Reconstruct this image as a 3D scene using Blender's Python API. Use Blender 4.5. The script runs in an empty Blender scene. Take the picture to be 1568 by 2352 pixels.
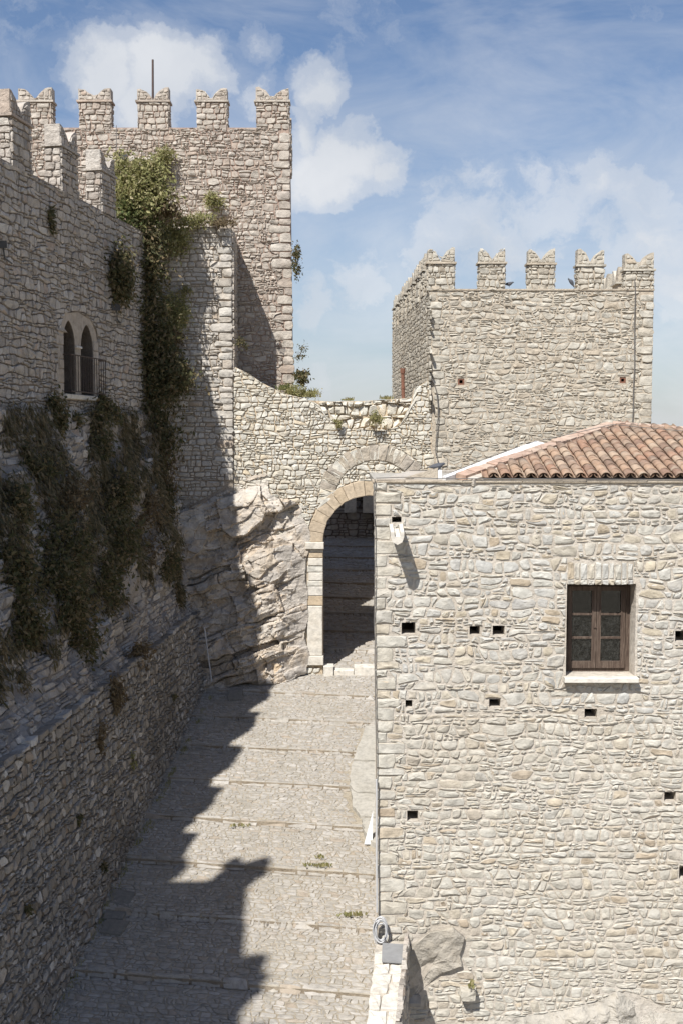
import bpy, math, random
from mathutils import Vector, noise, Matrix
from mathutils.geometry import tessellate_polygon

rng = random.Random(11)
scene = bpy.context.scene
COL = scene.collection
rad = math.radians

# ---------------------------------------------------------------- camera, sky, sun, exposure
FPX, CX, CY, HORIZ, CZ = 2553.0, 784.0, 1176.0, 1000.0, 12.0   # focal length, centre and horizon of the photograph
PITCH = math.atan((CY - HORIZ) / FPX)
cam = bpy.data.cameras.new('camera')
cam.sensor_fit = 'VERTICAL'
cam.sensor_height = 36.0
cam.lens = FPX / 2352.0 * 36.0
cam.clip_start, cam.clip_end = 0.1, 9000.0
camo = bpy.data.objects.new('camera', cam)
COL.objects.link(camo)
camo.location = (0, 0, CZ)
camo.rotation_euler = (rad(90) - PITCH, 0, 0)
scene.camera = camo

SUN_AZ, SUN_EL = rad(27), rad(51.5)
sun_dir = Vector((math.sin(SUN_AZ) * math.cos(SUN_EL), math.cos(SUN_AZ) * math.cos(SUN_EL), -math.sin(SUN_EL)))
sl = bpy.data.lights.new('sun', 'SUN')
sl.energy, sl.angle, sl.color = 5.0, rad(0.53), (1.0, 0.970, 0.925)
so = bpy.data.objects.new('sun', sl)
COL.objects.link(so)
so.location = (-20, -30, 60)
so.rotation_euler = sun_dir.to_track_quat('-Z', 'Y').to_euler()

scene.view_settings.view_transform = 'Standard'
scene.view_settings.look = 'None'
scene.view_settings.exposure = 0.50
scene.view_settings.gamma = 1.0
scene.view_settings.use_curve_mapping = False

F0 = Vector((0, math.cos(PITCH), -math.sin(PITCH)))
U0 = Vector((0, math.sin(PITCH), math.cos(PITCH)))
def ray(px, py):
    return F0 * FPX + Vector((1, 0, 0)) * (px - CX) + U0 * (CY - py)
def P(px, py, y):
    d = ray(px, py)
    return Vector((0, 0, CZ)) + d * (y / d.y)
def pix(p):
    q = p - Vector((0, 0, CZ))
    z = q.dot(F0)
    return (CX + FPX * q.x / z, CY - FPX * q.dot(U0) / z)
def hit(px, py, o, n):
    d = ray(px, py)
    c = Vector((0, 0, CZ))
    return c + d * ((o - c).dot(n) / d.dot(n))

class NT:
    """small helper for node trees"""
    def __init__(s, tree):
        s.t = tree; s.n = tree.nodes; s.l = tree.links
        s.n.clear()
    def node(s, typ, ins=None, **kw):
        nd = s.n.new(typ)
        for k, v in kw.items(): setattr(nd, k, v)
        for k, v in (ins or {}).items():
            sock = nd.inputs[k]
            if hasattr(v, 'is_output') or isinstance(v, bpy.types.NodeSocket): s.l.new(v, sock)
            else: sock.default_value = v
        return nd
    def math(s, op, a, b=None, c=None, clamp=False):
        d = {0: a}
        if b is not None: d[1] = b
        if c is not None: d[2] = c
        return s.node('ShaderNodeMath', d, operation=op, use_clamp=clamp).outputs[0]
    def mix(s, f, a, b, bt='MIX'):
        m = s.node('ShaderNodeMix', None, data_type='RGBA', blend_type=bt)
        for i, v in ((0, f), (6, a), (7, b)):
            if isinstance(v, bpy.types.NodeSocket): s.l.new(v, m.inputs[i])
            else: m.inputs[i].default_value = v
        return m.outputs[2]
    def ramp(s, f, stops, interp='LINEAR'):
        r = s.node('ShaderNodeValToRGB', {0: f})
        r.color_ramp.interpolation = interp
        e = r.color_ramp.elements
        while len(e) < len(stops): e.new(0.5)
        for q, (p, c) in zip(e, stops):
            q.position = p
            q.color = (c, c, c, 1) if isinstance(c, (int, float)) else (*c, 1)
        return r.outputs[0]
    def noise(s, vec, scale, detail=4, rough=0.55, dist=0.0):
        return s.node('ShaderNodeTexNoise', {'Vector': vec, 'Scale': scale, 'Detail': detail, 'Roughness': rough, 'Distortion': dist}).outputs[0]

def build_world():
    w = bpy.data.worlds.new('World'); scene.world = w; w.use_nodes = True
    n = NT(w.node_tree)
    sky = n.node('ShaderNodeTexSky', None, sky_type='NISHITA', sun_disc=False, sun_elevation=SUN_EL,
                 sun_rotation=math.pi + SUN_AZ, altitude=500.0, air_density=1.15, dust_density=1.0, ozone_density=1.6)
    d = n.node('ShaderNodeTexCoord').outputs['Generated']
    wob = n.node('ShaderNodeTexNoise', {'Vector': d, 'Scale': 11.0, 'Detail': 6.0, 'Roughness': 0.62})
    off = n.node('ShaderNodeVectorMath', {0: wob.outputs['Color'], 1: (0.5, 0.5, 0.5)}, operation='SUBTRACT').outputs[0]
    off = n.node('ShaderNodeVectorMath', {0: off, 3: 0.085}, operation='SCALE').outputs[0]
    dw = n.node('ShaderNodeVectorMath', {0: d, 1: off}, operation='ADD').outputs[0]
    # heaped clouds: (pixel x, pixel y, radius in pixels, weight), each a round of sky about one direction
    puffs = [(250, 190, 120, 1.0), (370, 170, 150, 1.05), (460, 170, 105, .8), (590, 105, 70, .44), (330, 260, 120, .8), (180, 190, 70, .6),
             (745, 210, 90, 1.0), (705, 290, 80, .9), (800, 350, 115, 1.1), (740, 400, 130, 1.05), (860, 400, 70, .7), (690, 430, 90, .8),
             (600, 240, 90, .5),
             (1080, 500, 200, .48), (1300, 500, 210, .52), (1480, 460, 170, .46), (1000, 560, 150, .5), (820, 640, 140, .42),
             (760, 860, 110, .5), (1560, 700, 140, .6), (1500, 560, 150, .6), (1400, 420, 130, .5), (1180, 560, 180, .46), (1380, 560, 190, .48), (960, 640, 140, .42), (1250, 420, 120, .42), (1540, 480, 130, .5), (720, 700, 120, .35), (480, 110, 80, .5)]
    acc = None
    for (px, py, r, wt) in puffs:
        c = ray(px, py).normalized()
        dist = n.node('ShaderNodeVectorMath', {0: dw, 1: c}, operation='DISTANCE').outputs['Value']
        v = n.math('MULTIPLY_ADD', dist, -wt / (r / FPX) , wt)
        v = n.math('MAXIMUM', v, 0.0)
        acc = v if acc is None else n.math('MAXIMUM', acc, v)
    z = n.node('ShaderNodeSeparateXYZ', {0: d}).outputs['Z']
    fine = n.noise(n.node('ShaderNodeMapping', {'Vector': dw, 'Rotation': (0.0, rad(18), 0.0), 'Scale': (1.0, 1.0, 1.7)}).outputs[0], 13.0, 9, 0.62)
    mid = n.noise(d, 5.0, 5, 0.55)
    dens = n.math('MULTIPLY_ADD', fine, 1.05, -0.55)
    dens = n.math('ADD', dens, acc)
    cum = n.ramp(dens, [(0.0, 0.0), (0.16, .22), (0.36, .60), (0.70, 0.92)], 'EASE')
    # thin streaked veil, thicker towards the horizon
    st = n.node('ShaderNodeMapping', {'Vector': d, 'Rotation': (0.0, rad(24), 0.0), 'Scale': (3.0, 3.0, 8.0)}).outputs[0]
    veil = n.noise(st, 2.2, 7, 0.6, 0.6)
    low = n.math('MULTIPLY_ADD', z, -1.25, 0.50)
    veil = n.math('ADD', n.math('MULTIPLY', n.math('SUBTRACT', veil, 0.47), 1.35), low)
    veil = n.math('MULTIPLY', n.math('MAXIMUM', veil, 0.0, clamp=True), 0.85, clamp=True)
    cov = n.math('MAXIMUM', cum, veil, clamp=True)
    shade = n.noise(dw, 7.0, 4, 0.5)
    ccol = n.mix(n.ramp(shade, [(0.35, 0.0), (0.62, 1.0)]), (5.5, 5.8, 6.25, 1), (7.0, 7.1, 7.3, 1))
    hz = n.math('MULTIPLY_ADD', z, -1.6, 0.42, clamp=True)
    base = n.mix(hz, n.mix(1.0, sky.outputs[0], (0.80, 0.83, 0.92, 1), 'MULTIPLY'), (3.35, 3.95, 4.85, 1))
    col = n.mix(cov, base, ccol)
    bg = n.node('ShaderNodeBackground', {'Color': col, 'Strength': 0.085})
    out = n.node('ShaderNodeOutputWorld')
    n.l.new(bg.outputs[0], out.inputs[0])
build_world()

# ---------------------------------------------------------------- materials
def new_mat(name):
    m = bpy.data.materials.new(name); m.use_nodes = True
    return m, NT(m.node_tree)
def finish(n, col, rough=0.9, bump=None, dist=0.02, strength=0.6, spec=0.25, **kw):
    b = n.node('ShaderNodeBsdfPrincipled')
    for k, v in (('Base Color', col), ('Roughness', rough), ('Specular IOR Level', spec), *kw.items()):
        if isinstance(v, bpy.types.NodeSocket): n.l.new(v, b.inputs[k])
        else: b.inputs[k].default_value = v
    if bump is not None:
        bp = n.node('ShaderNodeBump', {'Height': bump, 'Distance': dist, 'Strength': strength})
        n.l.new(bp.outputs[0], b.inputs['Normal'])
    o = n.node('ShaderNodeOutputMaterial')
    n.l.new(b.outputs[0], o.inputs[0])
    return b
def rnd_value(n):
    a = n.node('ShaderNodeObjectInfo').outputs['Random']
    b = n.node('ShaderNodeNewGeometry').outputs['Random Per Island']
    s = n.math('ADD', n.math('MULTIPLY', a, 91.7), n.math('MULTIPLY', b, 57.3))
    return n.node('ShaderNodeTexWhiteNoise', {'W': s}, noise_dimensions='1D').outputs
def stone_mat(name, stops, stain=(0.23, 0.215, 0.20), stain_amt=0.5, lichen=0.35, scale=1.0, bump=0.8, warm=(0.46, 0.37, 0.26), warm_amt=.35):
    m, n = new_mat(name)
    o = n.node('ShaderNodeTexCoord').outputs['Object']
    rv = rnd_value(n)
    base = n.ramp(rv[0], stops)
    shift = n.node('ShaderNodeVectorMath', {0: rv[1], 3: 37.0}, operation='SCALE').outputs[0]
    os_ = n.node('ShaderNodeVectorMath', {0: o, 1: shift}, operation='ADD').outputs[0]
    big = n.noise(o, 0.33 * scale, 4, 0.55)
    mot = n.noise(os_, 4.2 * scale, 6, 0.62, 0.4)
    fin = n.noise(os_, 26 * scale, 6, 0.65)
    strat = n.noise(n.node('ShaderNodeMapping', {'Vector': os_, 'Scale': (1.4, 1.4, 9.0), 'Rotation': (0.1, 0.12, 0)}).outputs[0], 2.2 * scale, 5, 0.6)
    c = n.mix(n.math('MULTIPLY', n.ramp(n.noise(os_, 1.7 * scale, 4, .6), [(0.5, 0), (0.72, 1)]), warm_amt), base, (*warm, 1))
    c = n.mix(n.math('MULTIPLY', n.ramp(big, [(0.46, 0.0), (0.66, 1.0)]), stain_amt), c, n.mix(0.6, c, (*stain, 1)))
    c = n.mix(1.0, c, n.ramp(mot, [(0.25, 0.62), (0.5, 0.98), (0.78, 1.22)]), 'MULTIPLY')
    spots = n.ramp(fin, [(0.30, 1.0), (0.43, 0.0)])
    c = n.mix(n.math('MULTIPLY', spots, lichen), c, (*[x * 0.55 for x in stain], 1))
    cr = n.node('ShaderNodeTexVoronoi', {'Vector': n.node('ShaderNodeVectorMath', {0: os_, 1: n.node('ShaderNodeVectorMath', {0: n.node('ShaderNodeTexNoise', {'Vector': os_, 'Scale': 5.0 * scale, 'Detail': 3.0}).outputs['Color'], 3: .22}, operation='SCALE').outputs[0]}, operation='ADD').outputs[0], 'Scale': 7.0 * scale}, feature='F1').outputs['Distance']
    h = n.math('ADD', n.math('MULTIPLY', mot, 0.8), n.math('ADD', n.math('MULTIPLY', fin, 0.42), n.math('ADD', n.math('MULTIPLY', strat, 0.22), n.math('MULTIPLY', cr, 0.5))))
    finish(n, c, n.math('MULTIPLY_ADD', mot, 0.15, 0.8), h, 0.055 / scale, bump)
    return m
def mortar_mat(name, a, b, bump=0.7, scale=1.0):
    m, n = new_mat(name)
    o = n.node('ShaderNodeTexCoord').outputs['Object']
    c = n.mix(n.ramp(n.noise(o, 0.9 * scale, 5, 0.6), [(0.35, 0.0), (0.65, 1.0)]), (*a, 1), (*b, 1))
    f = n.noise(o, 9 * scale, 7, 0.68)
    c = n.mix(1.0, c, n.ramp(f, [(0.28, 0.66), (0.52, 1.0), (0.75, 1.15)]), 'MULTIPLY')
    finish(n, c, 0.95, f, 0.05, bump)
    return m
def plain_mat(name, a, b=None, scale=6.0, rough=0.7, bump=0.25, **kw):
    m, n = new_mat(name)
    o = n.node('ShaderNodeTexCoord').outputs['Object']
    f = n.noise(o, scale, 6, 0.62)
    b = b or [x * 0.72 for x in a]
    c = n.mix(n.ramp(f, [(0.32, 0.0), (0.68, 1.0)]), (*b, 1), (*a, 1))
    finish(n, c, rough, f, 0.02, bump, **kw)
    return m
def leaf_mat(name, stops):
    m, n = new_mat(name)
    rv = rnd_value(n)
    c = n.ramp(rv[0], stops)
    b = n.node('ShaderNodeBsdfPrincipled', {'Base Color': c, 'Roughness': 0.6, 'Specular IOR Level': 0.25})
    t = n.node('ShaderNodeBsdfTranslucent', {'Color': c})
    mx = n.node('ShaderNodeMixShader', {0: 0.4, 1: b.outputs[0], 2: t.outputs[0]})
    o = n.node('ShaderNodeOutputMaterial'); n.l.new(mx.outputs[0], o.inputs[0])
    return m

M = {}
M['house_stone'] = stone_mat('house_stone', [(0.0, (.43, .415, .365)), (.18, (.50, .485, .435)), (.36, (.43, .425, .40)), (.54, (.51, .495, .445)), (.68, (.395, .385, .36)), (.78, (.48, .455, .40)), (.90, (.46, .405, .31)), (.96, (.39, .32, .235)), (1, (.49, .475, .43))],
                             stain=(.38, .335, .265), stain_amt=.5, lichen=.2, bump=.5, warm=(.48, .425, .33), warm_amt=.4)
M['house_stone_warm'] = stone_mat('house_stone_warm', [(0.0, (.44, .41, .345)), (.2, (.50, .475, .415)), (.42, (.455, .435, .38)), (.6, (.51, .49, .435)), (.76, (.41, .39, .345)), (.89, (.47, .415, .325)), (.95, (.38, .31, .23)), (1, (.48, .455, .40))],
                             stain=(.38, .33, .26), stain_amt=.5, lichen=.2, bump=.5, warm=(.48, .415, .315), warm_amt=.4)
M['house_mortar'] = mortar_mat('house_mortar', (0.459, 0.407, 0.336), (0.511, 0.469, 0.410), .8)
M['keep_stone'] = stone_mat('keep_stone', [(0.0, (0.361, 0.312, 0.265)), (.25, (0.461, 0.412, 0.352)), (.5, (0.411, 0.369, 0.313)), (.7, (0.496, 0.452, 0.390)), (.88, (0.372, 0.318, 0.265)), (1, (0.439, 0.351, 0.281))],
                            stain=(0.281, 0.245, 0.216), stain_amt=.5, lichen=.3, bump=0.6, warm=(0.461, 0.357, 0.270))
M['keep_mortar'] = mortar_mat('keep_mortar', (.31, .215, .17), (.40, .325, .265))
M['tower_stone'] = stone_mat('tower_stone', [(0.0, (0.424, 0.379, 0.308)), (.3, (0.477, 0.443, 0.373)), (.55, (0.424, 0.395, 0.335)), (.78, (0.498, 0.471, 0.405)), (1, (0.435, 0.368, 0.281))],
                             stain=(0.382, 0.335, 0.264), stain_amt=.5, lichen=.2, bump=0.6, warm=(0.456, 0.384, 0.286))
M['tower_mortar'] = mortar_mat('tower_mortar', (0.420, 0.357, 0.278), (0.473, 0.415, 0.331), .9)
M['gate_stone'] = stone_mat('gate_stone', [(0.0, (0.531, 0.492, 0.412)), (.3, (0.618, 0.593, 0.518)), (.6, (0.544, 0.523, 0.467)), (.85, (0.630, 0.605, 0.536)), (1, (0.544, 0.460, 0.337))],
                            stain=(0.494, 0.429, 0.312), stain_amt=.4, lichen=.2, bump=0.6, warm=(0.606, 0.505, 0.343))
M['gate_mortar'] = mortar_mat('gate_mortar', (0.527, 0.422, 0.291), (0.463, 0.401, 0.320), .9)
M['turret_stone'] = stone_mat('turret_stone', [(0.0, (0.451, 0.407, 0.347)), (.3, (0.539, 0.501, 0.446)), (.6, (0.473, 0.440, 0.391)), (.85, (0.550, 0.522, 0.468)), (1, (0.440, 0.363, 0.286))],
                            stain=(0.308, 0.275, 0.231), stain_amt=.5, lichen=.25, bump=0.6, warm=(0.495, 0.396, 0.286))
M['turret_mortar'] = mortar_mat('turret_mortar', (0.330, 0.275, 0.215), (0.418, 0.363, 0.297), .9)
M['curtain_stone'] = stone_mat('curtain_stone', [(0.0, (0.305, 0.271, 0.234)), (.3, (0.464, 0.421, 0.369)), (.6, (0.390, 0.355, 0.310)), (.85, (0.525, 0.487, 0.433)), (1, (0.378, 0.300, 0.240))],
                               stain=(0.244, 0.210, 0.176), stain_amt=.6, lichen=.4, bump=0.95, warm=(0.403, 0.318, 0.240))
M['curtain_mortar'] = mortar_mat('curtain_mortar', (.17, .14, .115), (.28, .24, .205))
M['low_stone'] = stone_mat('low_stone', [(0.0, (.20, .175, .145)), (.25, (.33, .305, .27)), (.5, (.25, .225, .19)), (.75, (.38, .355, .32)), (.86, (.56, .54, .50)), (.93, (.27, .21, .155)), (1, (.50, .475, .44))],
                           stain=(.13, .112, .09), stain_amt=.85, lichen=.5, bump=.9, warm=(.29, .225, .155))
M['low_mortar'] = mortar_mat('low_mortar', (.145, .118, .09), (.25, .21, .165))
M['rock'] = stone_mat('rock', [(0.0, (0.454, 0.389, 0.313)), (.3, (0.497, 0.454, 0.394)), (.6, (0.432, 0.394, 0.351)), (1, (0.486, 0.389, 0.281))],
                      stain=(0.324, 0.281, 0.227), stain_amt=.5, lichen=.3, scale=.8, bump=0.8, warm=(0.475, 0.346, 0.205), warm_amt=.5)
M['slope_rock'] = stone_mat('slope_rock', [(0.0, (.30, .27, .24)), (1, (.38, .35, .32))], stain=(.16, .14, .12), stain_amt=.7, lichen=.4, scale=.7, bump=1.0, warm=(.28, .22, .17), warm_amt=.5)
M['cobble'] = stone_mat('cobble', [(0.0, (0.293, 0.270, 0.234)), (.3, (0.364, 0.340, 0.306)), (.6, (0.328, 0.305, 0.269)), (.85, (0.408, 0.384, 0.351)), (1, (0.320, 0.266, 0.207))],
                        stain=(0.257, 0.234, 0.189), stain_amt=.75, lichen=.25, scale=1.5, bump=0.4, warm=(0.337, 0.292, 0.225))
M['dirt'] = mortar_mat('dirt', (0.305, 0.262, 0.198), (0.385, 0.340, 0.269), .8, 1.6)
M['ashlar'] = stone_mat('ashlar', [(0.0, (.47, .375, .26)), (.5, (.50, .41, .30)), (1, (.45, .37, .275))], stain=(.36, .29, .2), stain_amt=.35, lichen=.2, scale=1.3, bump=.35, warm=(.5, .4, .27))
M['white_stone'] = stone_mat('white_stone', [(0.0, (0.567, 0.530, 0.462)), (1, (0.609, 0.578, 0.520))], stain=(0.441, 0.389, 0.304), stain_amt=.3, lichen=.15, scale=1.3, bump=.3, warm=(0.598, 0.525, 0.420))
M['tan_arch'] = stone_mat('tan_arch', [(0.0, (.38, .33, .26)), (.6, (.43, .38, .31)), (1, (.36, .32, .27))], stain=(.3, .26, .21), lichen=.4, scale=1.2, bump=.7)
M['concrete'] = mortar_mat('concrete', (0.350, 0.327, 0.281), (0.410, 0.388, 0.342), .35)
M['tile'] = stone_mat('tile', [(0.0, (0.286, 0.181, 0.124)), (.18, (0.358, 0.249, 0.172)), (.36, (0.224, 0.143, 0.104)), (.55, (0.385, 0.291, 0.212)), (.72, (0.197, 0.139, 0.104)), (.86, (0.322, 0.190, 0.128)), (1, (0.268, 0.198, 0.148))],
                      stain=(0.179, 0.152, 0.116), stain_amt=.8, lichen=.7, scale=2.4, bump=.4, warm=(0.349, 0.291, 0.224), warm_amt=.7)
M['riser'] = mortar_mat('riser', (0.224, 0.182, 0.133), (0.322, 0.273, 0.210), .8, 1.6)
M['window_stone'] = stone_mat('window_stone', [(0.0, (.40, .335, .265)), (.5, (.44, .385, .32)), (1, (.37, .32, .265))], stain=(.27, .23, .18), stain_amt=.5, lichen=.25, scale=1.3, bump=.4, warm=(.42, .34, .24))
M['bed_rock'] = stone_mat('bed_rock', [(0.0, (0.368, 0.334, 0.280)), (1, (0.401, 0.372, 0.322))], stain=(0.275, 0.251, 0.209), stain_amt=.5, lichen=.3, scale=.9, bump=1.0, warm=(0.385, 0.317, 0.226), warm_amt=.4)
M['verge'] = stone_mat('verge', [(0.0, (0.432, 0.294, 0.221)), (.6, (0.460, 0.354, 0.276)), (1, (0.396, 0.267, 0.202))], stain=(0.350, 0.294, 0.239), lichen=.2, scale=2, bump=.3, warm=(0.515, 0.432, 0.331))
M['plaster'] = plain_mat('white_plaster', (.74, .74, .74), (.62, .62, .62), 3, .8, .1)
M['grey_cement'] = plain_mat('grey_cement', (.37, .365, .36), (.27, .265, .26), 5, .9, .3)
M['slate'] = plain_mat('slate', (.265, .265, .265), (.215, .215, .215), 8, .6, .1)
M['iron'] = plain_mat('dark_iron', (.05, .04, .035), (.09, .06, .045), 20, .6, .3)
M['rust'] = plain_mat('rust', (.22, .10, .065), (.15, .075, .05), 14, .75, .3)
M['grey_pipe'] = plain_mat('grey_pipe', (.50, .50, .50), (.42, .42, .42), 10, .5, .05)
M['cable'] = plain_mat('cable', (.17, .16, .15), (.12, .11, .1), 10, .6, .05)
M['dark_pole'] = plain_mat('dark_pole', (.10, .07, .06), (.07, .05, .045), 10, .6, .1)
M['cover'] = plain_mat('cover_stone', (.24, .225, .195), (.17, .16, .14), 9, .9, .6)
M['lamp'] = plain_mat('lamp_metal', (.10, .10, .10), (.07, .07, .07), 10, .5, .05)
M['bird'] = plain_mat('feathers', (.10, .105, .12), (.06, .065, .075), 30, .7, .1)
M['bark'] = plain_mat('stem', (.20, .15, .10), (.12, .09, .06), 20, .9, .3)
M['void'] = plain_mat('dark_interior', (.035, .03, .027), (.025, .022, .02), 2, .95, .1)
def wood_mat():
    m, n = new_mat('weathered_wood')
    o = n.node('ShaderNodeTexCoord').outputs['Object']
    s = n.node('ShaderNodeMapping', {'Vector': o, 'Scale': (14, 14, 1.2)}).outputs[0]
    g = n.noise(s, 3.0, 6, 0.65, .5)
    c = n.ramp(g, [(0.3, (.045, .03, .023)), (.5, (.082, .058, .044)), (.72, (.15, .115, .09))])
    finish(n, c, .75, g, .01, .5)
    return m
M['wood'] = wood_mat()
def glass_mat():
    m, n = new_mat('window_glass')
    fr = n.node('ShaderNodeFresnel', {'IOR': 1.5}).outputs[0]
    t = n.node('ShaderNodeBsdfTransparent', {'Color': (.62, .66, .66, 1)})
    g = n.node('ShaderNodeBsdfGlossy', {'Color': (.9, .9, .9, 1), 'Roughness': .02})
    o_ = n.node('ShaderNodeTexCoord').outputs['Object']
    d = n.node('ShaderNodeBsdfDiffuse', {'Color': (.55, .54, .5, 1)})
    dust = n.math('MULTIPLY', n.ramp(n.noise(o_, 22, 6, .7), [(.42, 0.0), (.8, 1.0)]), .06)
    a = n.node('ShaderNodeMixShader', {0: fr, 1: t.outputs[0], 2: g.outputs[0]})
    b = n.node('ShaderNodeMixShader', {0: dust, 1: a.outputs[0], 2: d.outputs[0]})
    o = n.node('ShaderNodeOutputMaterial'); n.l.new(b.outputs[0], o.inputs[0])
    return m
M['glass'] = glass_mat()
M['leaf_olive'] = leaf_mat('leaf_olive', [(0, (.20, .205, .08)), (.4, (.28, .275, .115)), (.7, (.36, .335, .16)), (1, (.42, .36, .21))])
M['leaf_green'] = leaf_mat('leaf_green', [(0, (.09, .125, .045)), (.5, (.15, .18, .065)), (1, (.24, .23, .10))])
M['leaf_dark'] = leaf_mat('leaf_dark', [(0, (.065, .072, .032)), (.45, (.125, .12, .055)), (.75, (.19, .155, .08)), (1, (.26, .195, .115))])
M['leaf_bank'] = leaf_mat('leaf_bank', [(0, (.07, .07, .032)), (.35, (.115, .10, .05)), (.7, (.18, .14, .075)), (1, (.25, .195, .115))])
M['leaf_dry'] = leaf_mat('leaf_dry', [(0, (.13, .095, .055)), (.5, (.19, .14, .08)), (1, (.27, .22, .13))])

# ---------------------------------------------------------------- object helpers
def link(o): COL.objects.link(o); return o
def props(o, label=None, cat=None, group=None, kind=None):
    if label: o['label'] = label
    if cat: o['category'] = cat
    if group: o['group'] = group
    if kind: o['kind'] = kind
    return o
def thing(name, label, cat, loc, group=None):
    o = link(bpy.data.objects.new(name, None))
    o.location = loc; o.empty_display_size = .3
    return props(o, label, cat, group)
def base_of(o):
    v = Vector((0, 0, 0))
    while o is not None:
        v += o.location; o = o.parent
    return v
def mesh_obj(name, verts, faces, mat, parent=None, smooth=False, kind=None, loc=None):
    """verts in world coordinates; the origin of a child is its thing's origin"""
    b = base_of(parent) if parent is not None else Vector(loc or (0, 0, 0))
    me = bpy.data.meshes.new(name)
    me.from_pydata([tuple(Vector(v) - b) for v in verts], [], faces)
    me.materials.append(mat)
    if smooth:
        me.polygons.foreach_set('use_smooth', [True] * len(me.polygons))
        me.set_sharp_from_angle(angle=rad(30))
    me.update()
    o = link(bpy.data.objects.new(name, me))
    if parent is not None: o.parent = parent
    else: o.location = b
    if kind: o['kind'] = kind
    return o
class MB:
    def __init__(s): s.v = []; s.f = []
    def add(s, v, f):
        b = len(s.v); s.v += v; s.f += [[i + b for i in q] for q in f]
    def hexa(s, c):     # eight corners: bottom ring of four, then top ring
        s.add(list(c), [[3, 2, 1, 0], [4, 5, 6, 7], [0, 1, 5, 4], [1, 2, 6, 5], [2, 3, 7, 6], [3, 0, 4, 7]])
    def box(s, o, u, v, w):   # corner and three edges
        o, u, v, w = map(Vector, (o, u, v, w))
        s.hexa([o, o + u, o + u + v, o + v, o + w, o + u + w, o + u + v + w, o + v + w])
    def tube(s, pts, r, n=8, r1=None):
        pts = [Vector(p) for p in pts]; b = len(s.v); m = len(pts)
        for i, p in enumerate(pts):
            t = (pts[min(i + 1, m - 1)] - pts[max(i - 1, 0)]).normalized()
            a = t.orthogonal().normalized() if abs(t.z) > .9 else t.cross(Vector((0, 0, 1))).normalized()
            c = t.cross(a)
            rr = r if r1 is None else r + (r1 - r) * i / max(1, m - 1)
            s.v += [p + (a * math.cos(6.2832 * k / n) + c * math.sin(6.2832 * k / n)) * rr for k in range(n)]
        for i in range(m - 1):
            s.f += [[b + i * n + k, b + i * n + (k + 1) % n, b + (i + 1) * n + (k + 1) % n, b + (i + 1) * n + k] for k in range(n)]
        s.f += [[b + k for k in range(n)][::-1], [b + (m - 1) * n + k for k in range(n)]]
    def obj(s, name, mat, parent=None, **kw):
        return mesh_obj(name, s.v, s.f, mat, parent, **kw)

class Face:
    """a plane with local u, v and outward height h"""
    def __init__(s, o, u, v):
        s.o = Vector(o); s.u = Vector(u).normalized(); s.v = Vector(v).normalized(); s.n = s.u.cross(s.v).normalized()
    def to3(s, u, v, h=0.0): return s.o + s.u * u + s.v * v + s.n * h
    def uv(s, px, py):
        q = hit(px, py, s.o, s.n) - s.o
        return (q.dot(s.u), q.dot(s.v))
def frontal(y): return Face((0, y, 0), (1, 0, 0), (0, 0, 1))
class Surf:
    def __init__(s, fn): s.fn = fn
    def to3(s, u, v, h=0.0): return s.fn(u, v, h)

def prism(face, outer, holes, h0, h1, shift=(0, 0)):
    """extruded outline with holes between heights h0 (front) and h1 (back)"""
    polys = [outer] + list(holes)
    flat = [p for q in polys for p in q]
    tris = tessellate_polygon([[Vector((p[0], p[1], 0)) for p in q] for q in polys])
    n = len(flat)
    v = [face.to3(p[0], p[1], h0) for p in flat] + [face.to3(p[0] + shift[0], p[1] + shift[1], h1) for p in flat]
    f = []
    for t in tris:
        a, b, c = (Vector(flat[i]) for i in t)
        if (b - a).cross(c - a) < 0: t = (t[0], t[2], t[1])
        f.append(list(t)); f.append([t[2] + n, t[1] + n, t[0] + n])
    k = 0
    for q in polys:
        m = len(q)
        for i in range(m): f.append([k + i, k + i + n, k + (i + 1) % m + n, k + (i + 1) % m])
        k += m
    return v, f

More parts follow.
